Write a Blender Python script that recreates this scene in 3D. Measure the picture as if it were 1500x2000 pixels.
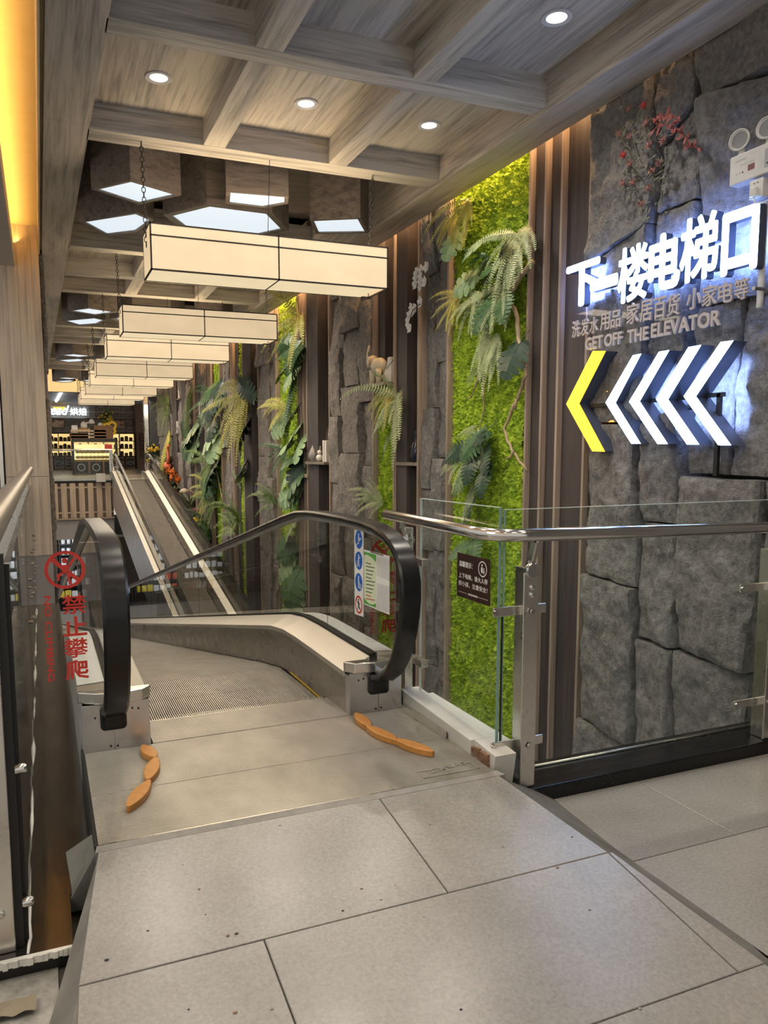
import bpy, bmesh, math, random
from mathutils import Vector, Matrix, noise
random.seed(7)
for o in list(bpy.data.objects): bpy.data.objects.remove(o)
SC = bpy.context.scene
COL = SC.collection
PI = math.pi
# ------------------------------------------------------------------ camera
F, CX, CY = 1474.5, 677.3, 1049.0
YAW, PITCH, ROLL = .3833151, -.1111259, -.0048469
CAM = Vector((0, 0, 1.27))
_f = Vector((math.sin(YAW)*math.cos(PITCH), math.cos(YAW)*math.cos(PITCH), math.sin(PITCH)))
_r = Vector((math.cos(YAW), -math.sin(YAW), 0)); _u = _r.cross(_f)
_r2 = math.cos(ROLL)*_r + math.sin(ROLL)*_u; _u2 = -math.sin(ROLL)*_r + math.cos(ROLL)*_u
cd = bpy.data.cameras.new('camera'); co = bpy.data.objects.new('camera', cd); COL.objects.link(co)
co.matrix_world = Matrix(((_r2.x, _u2.x, -_f.x, CAM.x), (_r2.y, _u2.y, -_f.y, CAM.y), (_r2.z, _u2.z, -_f.z, CAM.z), (0, 0, 0, 1)))
cd.sensor_fit = 'VERTICAL'; cd.sensor_height = 36; cd.lens = F/2000*36
cd.shift_x = (750-CX)/2000; cd.shift_y = (CY-1000)/2000
cd.clip_start = .02; cd.clip_end = 200
SC.camera = co
SC.view_settings.view_transform = 'Standard'; SC.view_settings.look = 'None'
SC.view_settings.gamma = 1; SC.view_settings.use_curve_mapping = False
SC.view_settings.exposure = .6
try:
    SC.cycles.use_denoising = True; SC.cycles.max_bounces = 5; SC.cycles.diffuse_bounces = 3; SC.cycles.glossy_bounces = 3; SC.cycles.transparent_max_bounces = 12
    SC.cycles.use_adaptive_sampling = True; SC.cycles.adaptive_threshold = .06; SC.cycles.adaptive_min_samples = 10
    SC.cycles.sample_clamp_indirect = 6; SC.cycles.caustics_reflective = False; SC.cycles.caustics_refractive = False
except Exception: pass
# measured sight lines to points at a known distance (all results are metres in the place)
def ray(px, py):
    a, b = (px-CX)/F, (py-CY)/F
    return _f + a*_r2 - b*_u2
def atx(px, py, X): d = ray(px, py); return CAM + d*((X-CAM.x)/d.x)
def aty(px, py, Y): d = ray(px, py); return CAM + d*((Y-CAM.y)/d.y)
def atz(px, py, Z): d = ray(px, py); return CAM + d*((Z-CAM.z)/d.z)
# ------------------------------------------------------------------ world + large lights
w = bpy.data.worlds.new('world'); SC.world = w; w.use_nodes = True
w.node_tree.nodes['Background'].inputs[0].default_value = (1, .95, .88, 1)
w.node_tree.nodes['Background'].inputs[1].default_value = .42
def area(name, loc, target, sx, sy, power, col, spread=PI):
    l = bpy.data.lights.new(name, 'AREA'); l.shape = 'RECTANGLE'; l.size = sx; l.size_y = sy; l.energy = power; l.color = col
    l.spread = spread
    o = bpy.data.objects.new(name, l); COL.objects.link(o); o.location = loc
    d = Vector(target)-Vector(loc); o.rotation_euler = d.to_track_quat('-Z', 'Y').to_euler()
    return o
def point(name, loc, power, col, r=.1):
    l = bpy.data.lights.new(name, 'POINT'); l.energy = power; l.color = col; l.shadow_soft_size = r
    o = bpy.data.objects.new(name, l); COL.objects.link(o); o.location = loc; return o
# LED strips in the slot between the ceiling beam and the wall; cove strip on the pale beam
for k in range(5):
    y = -1+5.3*k
    o = area('wall_cove_light', (3.43, y+2.6, 3.66), (0, 0, 0), 5.2, .04, (9, 36, 40, 40, 40)[k], (1, .58, .26)); o.rotation_euler = (Matrix.Rotation(-.30, 3, 'Y') @ Matrix.Rotation(PI/2, 3, 'Z')).to_euler()
o = area('soffit_cove_light', (-.13, 4, 3.56), (0, 0, 0), .05, 14, 28, (1, .56, .13)); o.rotation_euler = (Matrix.Rotation(PI-.5, 3, 'Y')).to_euler()
# unseen fill lights added over the shop floor behind and beside the viewer
area('hall_fill_light', (1.4, -1.6, 3.4), (1.4, -1.2, 0), 2.6, 2.2, 8, (1, .93, .84))
area('hall_fill_light', (-2.2, 1.0, 3.3), (-1.2, 1.6, 0), 1.4, 2.6, 60, (1, .88, .70))
area('lower_fill_light', (-.6, 23.8, -1.4), (-.6, 24.7, -2.6), 3.2, .4, 26, (.92, .96, 1))  # added area light on the grocery shelves, without a fixture
area('lower_fill_light', (.8, 12, 2.2), (.8, 12, -3), .5, 6, 10, (1, .9, .75))  # added area light over the descending walkway, without a fixture
area('bakery_fill_light', (1.8, 27.5, 3.0), (1.8, 28, .5), 4, 3, 90, (1, .86, .66))  # added area light to brighten the bakery floor
# ------------------------------------------------------------------ mesh helpers
class MB:
    def __init__(s): s.v = []; s.f = []
    def add(s, vs, fs):
        n = len(s.v); s.v += [tuple(v) for v in vs]; s.f += [tuple(i+n for i in f) for f in fs]; return s
    def box(s, x0, x1, y0, y1, z0, z1):
        return s.add([(x0,y0,z0),(x1,y0,z0),(x1,y1,z0),(x0,y1,z0),(x0,y0,z1),(x1,y0,z1),(x1,y1,z1),(x0,y1,z1)],
                     [(0,3,2,1),(4,5,6,7),(0,1,5,4),(1,2,6,5),(2,3,7,6),(3,0,4,7)])
    def quad(s, a, b, c, d): return s.add([a, b, c, d], [(0, 1, 2, 3)])
    def prism(s, poly, off):                     # poly: list of 3-D points, swept by the vector off
        n = len(poly); off = Vector(off); a = [Vector(p) for p in poly]; b = [p+off for p in a]
        return s.add(a+b, [tuple(range(n))[::-1], tuple(range(n, 2*n))]+[(i, (i+1) % n, n+(i+1) % n, n+i) for i in range(n)])
    def tube(s, path, r, n=8, cap=True):         # r: number or list
        path = [Vector(p) for p in path]; m = len(path); rs = r if isinstance(r, (list, tuple)) else [r]*m
        up = None; vs = []
        for i, p in enumerate(path):
            t = (path[min(i+1, m-1)]-path[max(i-1, 0)]).normalized()
            if up is None: up = Vector((0, 0, 1)) if abs(t.z) < .9 else Vector((1, 0, 0))
            a = t.cross(up).normalized(); up = a.cross(t).normalized()
            vs += [p+rs[i]*(math.cos(2*PI*k/n)*a+math.sin(2*PI*k/n)*up) for k in range(n)]
        fs = [(i*n+k, i*n+(k+1) % n, (i+1)*n+(k+1) % n, (i+1)*n+k) for i in range(m-1) for k in range(n)]
        if cap: fs += [tuple(range(n))[::-1], tuple(range((m-1)*n, m*n))]
        return s.add(vs, fs)
    def cyl(s, p0, p1, r, n=12): return s.tube([p0, p1], r, n)
    def lathe(s, prof, c, n=16, M=None):         # prof: (radius, height); about z through c (or matrix M)
        vs = []; c = Vector(c)
        for (r, h) in prof:
            for k in range(n):
                p = Vector((r*math.cos(2*PI*k/n), r*math.sin(2*PI*k/n), h)); vs.append(c+(M @ p if M else p))
        m = len(prof)
        fs = [(i*n+k, i*n+(k+1) % n, (i+1)*n+(k+1) % n, (i+1)*n+k) for i in range(m-1) for k in range(n)]
        fs += [tuple(range(n))[::-1], tuple(range((m-1)*n, m*n))]
        return s.add(vs, fs)
    def ball(s, c, r, nu=10, nv=6, sc=(1, 1, 1)):
        c = Vector(c); vs = []
        for i in range(nv+1):
            a = PI*i/nv
            for k in range(nu): vs.append((c.x+sc[0]*r*math.sin(a)*math.cos(2*PI*k/nu), c.y+sc[1]*r*math.sin(a)*math.sin(2*PI*k/nu), c.z-sc[2]*r*math.cos(a)))
        return s.add(vs, [(i*nu+k, i*nu+(k+1) % nu, (i+1)*nu+(k+1) % nu, (i+1)*nu+k) for i in range(nv) for k in range(nu)])
    def mesh(s, name, m, smooth=False, bev=0, seg=2):
        me = bpy.data.meshes.new(name); me.from_pydata(s.v, [], s.f)
        if bev or len(s.f) < 60000:
            b = bmesh.new(); b.from_mesh(me)
            if len(s.f) < 60000: bmesh.ops.remove_doubles(b, verts=b.verts, dist=1e-6)
            bmesh.ops.recalc_face_normals(b, faces=b.faces)
            if bev: bmesh.ops.bevel(b, geom=[e for e in b.edges if len(e.link_faces) == 2 and e.calc_face_angle(0) > .5], offset=bev, segments=seg, affect='EDGES', profile=.5)
            b.to_mesh(me); b.free()
        if m: me.materials.append(m)
        if smooth:
            for p in me.polygons: p.use_smooth = True
            if smooth != 'all': me.set_sharp_from_angle(angle=.7) if hasattr(me, 'set_sharp_from_angle') else None
        return me
    def build(s, name, m, parent=None, smooth=False, bev=0, seg=2):
        return put(name, s.mesh(name, m, smooth, bev, seg), parent)
def put(name, me, parent=None, loc=None):
    o = bpy.data.objects.new(name, me); COL.objects.link(o)
    if parent: o.parent = parent; o.matrix_parent_inverse = Matrix.Translation(-parent.location) if parent.type == 'EMPTY' else Matrix()
    if loc is not None: o.location = loc
    return o
def thing(name, label, cat, loc=(0, 0, 0), group=None, kind=None):
    o = bpy.data.objects.new(name, None); COL.objects.link(o); o.location = loc; o.empty_display_size = .1
    return tag(o, label, cat, group, kind)
def tag(o, label=None, cat=None, group=None, kind=None):
    if label: o['label'] = label
    if cat: o['category'] = cat
    if group: o['group'] = group
    if kind: o['kind'] = kind
    return o
def struct(o, label=None): o['kind'] = 'structure'; (label and o.__setitem__('label', label)); return o
def sweep(mb, path, prof, closed=False):
    """profile (across x, along the path normal) swept along a path in a plane x = const; path: (y, z)"""
    m = len(path); n = len(prof); vs = []
    for i in range(m):
        a = path[max(i-1, 0)]; b = path[min(i+1, m-1)]
        t = Vector((b[0]-a[0], b[1]-a[1])).normalized(); nn = Vector((-t.y, t.x))
        for (px, pn) in prof: vs.append((px, path[i][0]+nn.x*pn, path[i][1]+nn.y*pn))
    fs = [(i*n+k, i*n+(k+1) % n, (i+1)*n+(k+1) % n, (i+1)*n+k) for i in range(m-1) for k in range(n)]
    fs += [tuple(range(n)), tuple(range((m-1)*n, m*n))[::-1]]
    return mb.add(vs, fs)
_TXT = {}
def text_mesh(body, depth=.0, bold=0., shear=0., align='LEFT'):
    k = (body, depth, bold, shear)
    if k in _TXT: return _TXT[k]
    c = bpy.data.curves.new('lettering', 'FONT'); c.body = body; c.size = 1; c.extrude = depth; c.offset = bold; c.shear = shear; c.resolution_u = 3
    o = bpy.data.objects.new('lettering', c); COL.objects.link(o)
    dg = bpy.context.evaluated_depsgraph_get(); dg.update()
    me = bpy.data.meshes.new_from_object(o.evaluated_get(dg)); bpy.data.objects.remove(o); bpy.data.curves.remove(c)
    _TXT[k] = me; return me
def lettering(name, body, m, origin, ax, ay, box, parent=None, depth=.001, bold=0., shear=0., keep=False, thick=0.):
    """text fitted into box=(w,h): lower-left corner at origin, ax / ay unit vectors across and up"""
    src = text_mesh(body, .5, bold, shear)
    if thick:
        mb = MB(); vs_ = [v.co.copy() for v in src.vertices]; fs_ = [tuple(p.vertices) for p in src.polygons]
        for ii, (dx, dy) in enumerate(((0, 0), (1, 0), (-1, 0), (0, 1), (0, -1), (.7, .7), (-.7, .7), (.7, -.7), (-.7, -.7))): mb.add([v+Vector((dx*thick, dy*thick, .004*ii if v.z > 0 else 0)) for v in vs_], fs_)
        me = bpy.data.meshes.new(name); me.from_pydata(mb.v, [], mb.f)
    else: me = src.copy(); me.name = name
    xs = [v.co.x for v in me.vertices]; ys = [v.co.y for v in me.vertices]
    if not xs: return None
    x0, x1, y0, y1 = min(xs), max(xs), min(ys), max(ys)
    sx = box[0]/max(x1-x0, 1e-6); sy = box[1]/max(y1-y0, 1e-6)
    if keep: sx = sy = min(sx, sy)
    ax, ay = Vector(ax), Vector(ay); az = ax.cross(ay); O = Vector(origin)
    for v in me.vertices: v.co = O+ax*((v.co.x-x0)*sx)+ay*((v.co.y-y0)*sy)+az*((v.co.z+.5)*depth)
    me.materials.clear(); me.materials.append(m)
    return put(name, me, parent)
def copy_tree(o, parent=None):
    c = o.copy(); COL.objects.link(c)
    if parent: c.parent = parent
    for ch in list(o.children): copy_tree(ch, c)
    return c
# ------------------------------------------------------------------ materials
MATS = {}
def nodes(name):
    m = bpy.data.materials.new(name); m.use_nodes = True; MATS[name] = m
    nt = m.node_tree; b = nt.nodes['Principled BSDF']; return m, nt, b
def L(nt, a, b): nt.links.new(a, b)
def coords(nt, scale, obj=False):
    g = nt.nodes.new('ShaderNodeTexCoord' if obj else 'ShaderNodeNewGeometry'); mp = nt.nodes.new('ShaderNodeMapping'); mp.inputs['Scale'].default_value = scale
    L(nt, g.outputs['Object' if obj else 'Position'], mp.inputs['Vector']); return mp.outputs[0]
def nz(nt, vec, scale=1, detail=4, rough=.55, dist=0):
    n = nt.nodes.new('ShaderNodeTexNoise'); n.inputs['Scale'].default_value = scale; n.inputs['Detail'].default_value = detail
    n.inputs['Roughness'].default_value = rough; n.inputs['Distortion'].default_value = dist; L(nt, vec, n.inputs['Vector']); return n.outputs['Fac']
def ramp(nt, fac, stops):
    r = nt.nodes.new('ShaderNodeValToRGB'); e = r.color_ramp.elements
    while len(e) < len(stops): e.new(.5)
    for i, (p, c) in enumerate(stops): e[i].position = p; e[i].color = (*c, 1)
    L(nt, fac, r.inputs[0]); return r.outputs[0]
def bump(nt, b, h, strength, dist=.01):
    n = nt.nodes.new('ShaderNodeBump'); n.inputs['Strength'].default_value = strength; n.inputs['Distance'].default_value = dist
    L(nt, h, n.inputs['Height']); L(nt, n.outputs[0], b.inputs['Normal'])
def plain(name, col, rough=.5, metal=0., var=.12, vs=(9, 9, 9), bmp=0., bs=60, emit=None, es=0., spec=.5, rvar=0., obj=False, coat=0):
    m, nt, b = nodes(name); b.inputs['Roughness'].default_value = rough; b.inputs['Metallic'].default_value = metal
    b.inputs['Specular IOR Level'].default_value = spec
    if coat: b.inputs['Coat Weight'].default_value = coat; b.inputs['Coat Roughness'].default_value = .08
    v = coords(nt, vs, obj); n = nz(nt, v)
    L(nt, ramp(nt, n, [(.25, tuple(c*(1-var) for c in col)), (.75, tuple(min(1, c*(1+var)) for c in col))]), b.inputs['Base Color'])
    if rvar: L(nt, ramp(nt, nz(nt, v, 1.7, 5), [(.3, (rough-rvar,)*3), (.7, (rough+rvar,)*3)]), b.inputs['Roughness'])
    if bmp: bump(nt, b, nz(nt, coords(nt, (bs,)*3, obj), 1, 3), bmp, .004)
    if emit: b.inputs['Emission Color'].default_value = (*emit, 1); b.inputs['Emission Strength'].default_value = es
    return m
def wood(name, c0, c1, axis, rough=.5, fine=1., bmp=.25):
    """boards with grain along world axis"""
    m, nt, b = nodes(name); b.inputs['Roughness'].default_value = rough
    sc = [26*fine]*3; sc[axis] = 1.3*fine; s2 = [90*fine]*3; s2[axis] = 3*fine; s3 = [3, 3, 3]; s3[axis] = .7
    n1 = nz(nt, coords(nt, sc), 1, 6, .6, .6); n2 = nz(nt, coords(nt, s2), 1, 3); n3 = nz(nt, coords(nt, s3), 1, 2)
    ad = nt.nodes.new('ShaderNodeMath'); ad.operation = 'MULTIPLY_ADD'; L(nt, n2, ad.inputs[0]); ad.inputs[1].default_value = .35; L(nt, n1, ad.inputs[2])
    a2 = nt.nodes.new('ShaderNodeMath'); a2.operation = 'MULTIPLY_ADD'; L(nt, n3, a2.inputs[0]); a2.inputs[1].default_value = .5; L(nt, ad.outputs[0], a2.inputs[2])
    mid = tuple((x+y)/2 for x, y in zip(c0, c1))
    L(nt, ramp(nt, a2.outputs[0], [(.66, c0), (1., c1)]), b.inputs['Base Color'])
    bump(nt, b, a2.outputs[0], bmp, .003); return m
def glass(name, tint=(.95, .98, .97), refl=1.45, rough=0.):
    m = bpy.data.materials.new(name); m.use_nodes = True; MATS[name] = m; nt = m.node_tree; nt.nodes.clear()
    out = nt.nodes.new('ShaderNodeOutputMaterial'); mx = nt.nodes.new('ShaderNodeMixShader'); tr = nt.nodes.new('ShaderNodeBsdfTransparent'); gl = nt.nodes.new('ShaderNodeBsdfGlossy')
    fr = nt.nodes.new('ShaderNodeFresnel'); fr.inputs[0].default_value = refl; tr.inputs[0].default_value = (*tint, 1); gl.inputs['Roughness'].default_value = rough
    ge = nt.nodes.new('ShaderNodeNewGeometry'); mu = nt.nodes.new('ShaderNodeMath'); mu.operation = 'MULTIPLY_ADD'; mu.use_clamp = True
    sb = nt.nodes.new('ShaderNodeMath'); sb.operation = 'SUBTRACT'; sb.inputs[0].default_value = 1; L(nt, ge.outputs['Backfacing'], sb.inputs[1])
    mu.operation = 'MULTIPLY'; L(nt, fr.outputs[0], mu.inputs[0]); L(nt, sb.outputs[0], mu.inputs[1])
    L(nt, mu.outputs[0], mx.inputs[0]); L(nt, tr.outputs[0], mx.inputs[1]); L(nt, gl.outputs[0], mx.inputs[2]); L(nt, mx.outputs[0], out.inputs[0]); return m
def glow(name, col, s, tex=0., scale=(6, 6, 6)):
    m, nt, b = nodes(name); b.inputs['Base Color'].default_value = tuple(c*.3 for c in col)+(1,); b.inputs['Roughness'].default_value = .6
    b.inputs['Emission Strength'].default_value = s
    if tex: L(nt, ramp(nt, nz(nt, coords(nt, scale), 1, 4), [(.25, tuple(c*(1-tex) for c in col)), (.75, col)]), b.inputs['Emission Color'])
    else: b.inputs['Emission Color'].default_value = (*col, 1)
    return m
WX = wood('wood_grain_x', (.24, .22, .20), (.58, .53, .46), 0)
WY_ = wood('wood_grain_y', (.22, .20, .175), (.56, .50, .43), 1)
WZ = wood('wood_dark_vertical', (.026, .021, .022), (.070, .056, .054), 2, .65)
WFIN = wood('wood_edge_vertical', (.22, .17, .135), (.40, .31, .25), 2, .6)
WCOL = wood('wood_column', (.46, .37, .275), (.74, .61, .475), 2, .5, .8)
WSLAT = wood('wood_slat', (.34, .245, .165), (.62, .47, .34), 2, .5)
WBOX = wood('wood_box_grain', (.06, .05, .045), (.17, .14, .12), 0)
STEEL = plain('brushed_steel', (.72, .69, .64), .27, 1, .05, (3, 3, 3), rvar=.04)
STEELD = plain('worn_dark_steel', (.60, .59, .59), .38, 1, .18, (4, 4, 4), rvar=.08)
SKIRT = plain('dull_skirt_steel', (.42, .40, .38), .3, 1, .15, (3, 3, 6), rvar=.08)
DECK = plain('satin_deck_steel', (.70, .67, .62), .42, 1, .06, (3, 3, 3))
CHROME = plain('polished_steel', (.72, .70, .67), .13, 1, .05)
PLATE = plain('dark_polished_plate', (.11, .095, .085), .16, .9, .35, (4, 1.2, 4), rvar=.07)
ALU = plain('ribbed_aluminium', (.56, .52, .46), .40, .75, .2, (5, 3, 5), rvar=.06)
PALLET = plain('pallet_metal', (.50, .47, .42), .45, .5, .15, (8, 3, 8))
GROOVE = plain('groove_black', (.03, .028, .026), .8)
RUBBER = plain('black_rubber_rail', (.008, .008, .009), .27, 0, .1, spec=.45)
BLACK = plain('black_paint', (.012, .011, .011), .45)
IRON = plain('dark_bronze_frame', (.035, .026, .018), .5, .3)
GRANITE = plain('black_granite', (.010, .010, .011), .2, 0, .5, (60, 60, 60), spec=.3)
WHITEP = plain('white_plastic', (.72, .72, .72), .4)
WHITEF = plain('white_film', (.78, .78, .76), .45, var=.05)
CREAM = plain('cream_plinth', (.62, .60, .55), .5, var=.08, vs=(4, 4, 4))
CHIP = plain('chipboard_brown', (.22, .12, .07), .8, var=.4, vs=(50, 50, 50))
def tilemat():
    m, nt, b = nodes('stone_tile'); v = coords(nt, (1, 1, 1)); n1 = nz(nt, v, 2.2, 4, .55); n2 = nz(nt, v, 85, 4, .65)
    mx = nt.nodes.new('ShaderNodeMix'); mx.data_type = 'RGBA'; mx.blend_type = 'MULTIPLY'; mx.inputs['Factor'].default_value = 1
    L(nt, ramp(nt, n1, [(.25, (.27, .255, .235)), (.75, (.37, .352, .328))]), mx.inputs[6]); L(nt, ramp(nt, n2, [(.3, (.80, .80, .80)), (.7, (1.1, 1.1, 1.1))]), mx.inputs[7])
    L(nt, mx.outputs[2], b.inputs['Base Color']); b.inputs['Roughness'].default_value = .27; return m
TILE = tilemat()
GROUT = plain('dark_grout', (.05, .045, .04), .8)
CEMENT = plain('cement', (.27, .255, .235), .7, 0, .2, (14, 14, 14), bmp=.25, bs=70)
BEVEL = plain('bevel_cement', (.17, .16, .145), .7, 0, .25, (9, 9, 9), bmp=.25, bs=70)
CONC = plain('rough_concrete', (.30, .285, .26), .85, 0, .5, (16, 16, 16), bmp=.6, bs=60)
SEAL = plain('white_sealant', (.62, .60, .55), .6, var=.2, vs=(20, 20, 20))
ORANGE = plain('amber_rubber', (.52, .23, .055), .45, 0, .12, (40, 40, 40), bmp=.15, bs=120)
PLASTER = plain('grey_plaster', (.36, .33, .31), .7, var=.06)
BEAMW = plain('pale_beam', (.55, .50, .46), .5, var=.05)
YELC = plain('cove_light_tint', (.80, .66, .42), .6, var=.04)  # yellow of the cove light put into the surface colour
DARKW = plain('dark_brown_panel', (.075, .055, .048), .35, var=.15)
RECESS = plain('recess_grey', (.085, .080, .080), .6, var=.1)
GL = glass('clear_glass'); GLG = glass('green_edge_glass', (.86, .95, .90)); ACRY = glass('clear_acrylic', (.98, .98, .98), 1.22)
SMOKE = glass('smoked_glass', (.80, .80, .77), 1.6)
PAPER = plain('white_paper', (.78, .78, .77), .6, var=.03)
RED = plain('red_vinyl', (.58, .035, .022), .45, var=.05)
def stone(name, c0, c1):
    m, nt, b = nodes(name); b.inputs['Roughness'].default_value = .72
    v = coords(nt, (1, 1, 1)); n1 = nz(nt, v, 3.2, 8, .62, .4); n2 = nz(nt, v, 26, 8, .65, .2); n3 = nz(nt, v, 90, 4, .6)
    L(nt, ramp(nt, n2, [(.28, c0), (.72, c1)]), b.inputs['Base Color'])
    a = nt.nodes.new('ShaderNodeMath'); a.operation = 'MULTIPLY_ADD'; L(nt, n3, a.inputs[0]); a.inputs[1].default_value = .35; L(nt, n2, a.inputs[2])
    bump(nt, b, a.outputs[0], 1., .022); return m
STONE = stone('slate_stone', (.10, .098, .10), (.30, .29, .285))
STONE2 = stone('brown_slate_stone', (.12, .105, .097), (.34, .30, .275))
def leafy(name, c0, c1, rough=.5, scale=14):
    m, nt, b = nodes(name); b.inputs['Roughness'].default_value = rough
    L(nt, ramp(nt, nz(nt, coords(nt, (scale,)*3), 1, 3), [(.3, c0), (.7, c1)]), b.inputs['Base Color'])
    b.inputs['Subsurface Weight'].default_value = 0; return m
MOSS = leafy('moss_green', (.15, .27, .012), (.46, .62, .04), .85, 12)
FERN = leafy('fern_green', (.09, .16, .04), (.22, .30, .09)); FERNP = leafy('fern_pale', (.28, .36, .17), (.48, .54, .30)); FERNY = leafy('fern_yellow', (.36, .36, .07), (.55, .52, .15))
LEAF = leafy('leaf_green', (.03, .085, .03), (.08, .17, .06), .4); LEAFP = leafy('leaf_pale', (.20, .33, .16), (.34, .46, .26), .4); LEAFD = leafy('leaf_dark', (.008, .03, .018), (.03, .07, .04), .4)
TWIG = leafy('driftwood', (.30, .22, .12), (.50, .40, .25), .7); STEM = leafy('stem_brown', (.04, .03, .02), (.10, .08, .05), .7)
PETAL = leafy('orchid_white', (.70, .66, .62), (.85, .82, .80), .5)
REDF = leafy('red_flower', (.30, .02, .02), (.55, .06, .04)); ORF = leafy('orange_flower', (.55, .12, .015), (.75, .22, .03)); YEF = leafy('yellow_flower', (.70, .42, .02), (.85, .60, .06)); DRYF = leafy('dried_flower', (.22, .10, .09), (.40, .20, .17), .8, 40); PINKF = leafy('pink_flower', (.45, .03, .08), (.65, .08, .15))
GRASSG = leafy('grey_grass', (.16, .19, .12), (.34, .36, .26))
LED_W = glow('sign_white', (.40, .60, 1), 9); LED_Y = glow('sign_yellow', (1, .55, .015), 4); HALO = glow('sign_halo', (.35, .5, 1), 2.0)
SHADE = glow('lantern_paper', (1, .76, .47), .49, .16, (3, 3, 6)); SHADEB = glow('lantern_paper_base', (1, .80, .50), .56, .1)
PANELW = glow('cool_light_panel', (.82, .92, 1), .58); 
# ================================================================== SETTING
ZL = -.2          # hall floor
def tile_mesh(poly, zf, th=.012):
    """flat tile with a small chamfer; poly (x, y) counter-clockwise, zf(x, y) height"""
    n = len(poly); cx = sum(p[0] for p in poly)/n; cy = sum(p[1] for p in poly)/n
    def ins(p, d):
        v = Vector((cx-p[0], cy-p[1])); l = v.length; return (p[0]+v.x/l*d, p[1]+v.y/l*d)
    b = MB(); top = [ins(p, .003) for p in poly]
    vs = [(p[0], p[1], zf(*p)-th) for p in poly]+[(p[0], p[1], zf(*p)-.002) for p in poly]+[(p[0], p[1], zf(*p)) for p in top]
    fs = [(k*n+i, k*n+(i+1) % n, (k+1)*n+(i+1) % n, (k+1)*n+i) for k in range(2) for i in range(n)]+[tuple(range(2*n, 3*n))]
    b.add(vs, fs); return b
fl = struct(MB().box(-3.5, 3.6, -4.5, 2.6, -.42, ZL-.008).build('floor', GROUT), 'grey stone tiled hall floor around the ramp')
G = .002
ys = [2.006+.6*k for k in range(-10, 2)]
for r in range(len(ys)-1):
    y0, y1 = ys[r], min(ys[r+1], 2.56)
    off = 2.42 if (r % 2 == 0) == (len(ys) % 2 == 0) else 3.02
    off = 2.42 if (len(ys)-2-r) % 2 == 0 else 3.02
    xs = [off+1.2*k for k in range(-6, 2)]
    for i in range(len(xs)-1):
        x0, x1 = max(xs[i], -3.4), min(xs[i+1], 3.55)
        if x1-x0 < .05: continue
        if y1 > 1.3:
            if y0 < 1.15 and x0 < 1.7: xe = min(x1, 1.698); tile_mesh([(x0+G, y0+G), (xe-G, y0+G), (xe-G, 1.19), (x0+G, 1.19)], lambda x, y: ZL).build('tile', TILE, fl)
            if x1 <= 1.7: continue
            x0 = max(x0, 1.7)
        tile_mesh([(x0+G, y0+G), (x1-G, y0+G), (x1-G, y1-G), (x0+G, y1-G)], lambda x, y: ZL).build('tile', TILE, fl)
struct(MB().box(-3.4, -.02, 1.41, 2.6, -.30, ZL-.004).build('floor_concrete', CONC), 'bare stained concrete strip beside the ramp')
# ---- ramp
SL = .155; RY = 2.44
def rz(x, y): return -SL*(2.47-y)
def rl(y): return .115-(2.44-y)*.165 if y > 1.75 else .001-(1.75-y)*.03
def rr(y): return 1.63+(2.44-y)*.19
rb = MB()
sec = [1.18, 1.4, 1.925, RY]
vs = []; fs = []
for i, y in enumerate(sec):
    vs += [(rl(y)-.085+(.0 if y < 2.3 else .03), y, ZL), (rl(y)+.001, y, rz(0, y)-.009), (rr(y)-.001, y, rz(0, y)-.009), ((1.90, 1.91, 1.92, 1.965)[i], (1.25, 1.51, 2.10, 2.56)[i], ZL)]
for i in range(3):
    a = 4*i; fs += [(a, a+1, a+5, a+4), (a+1, a+2, a+6, a+5), (a+2, a+3, a+7, a+6), (a+3, a, a+4, a+7)]
fs += [(0, 3, 2, 1), (12, 13, 14, 15)]
RAMP = struct(rb.add(vs, fs).build('floor_ramp', BEVEL), 'tiled ramp with cement side slopes rising to the walkway')
rows = [(1.925, RY, [1.11]), (1.40, 1.925, [.52, 1.73]), (1.18, 1.40, [1.11])]
for (y0, y1, sx) in rows:
    ed = [None]+sx+[None]
    for i in range(len(ed)-1):
        a0 = ed[i] if ed[i] is not None else None; b0 = ed[i+1]
        xa0 = rl(y0) if a0 is None else a0+G; xa1 = rl(y1) if a0 is None else a0+G
        xb0 = rr(y0) if b0 is None else b0-G; xb1 = rr(y1) if b0 is None else b0-G
        if xb1 < xa1+.01: xb1 = xa1+.01
        tile_mesh([(xa0, y0+G), (xb0, y0+G), (xb1, y1-G), (xa1, y1-G)], rz).build('tile', TILE, RAMP)
struct(MB().add([(.105, RY, -.006), (1.66, RY, -.006), (1.64, 2.474, .001), (.112, 2.468, .001), (.1, RY, -.2), (1.66, RY, -.2), (1.64, 2.474, -.2), (.112, 2.468, -.2)],
                [(0, 1, 2, 3), (0, 4, 5, 1), (1, 5, 6, 2), (2, 6, 7, 3), (3, 7, 4, 0)]).build('floor_joint', CEMENT), 'rough cement joint before the metal comb plate')
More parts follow.
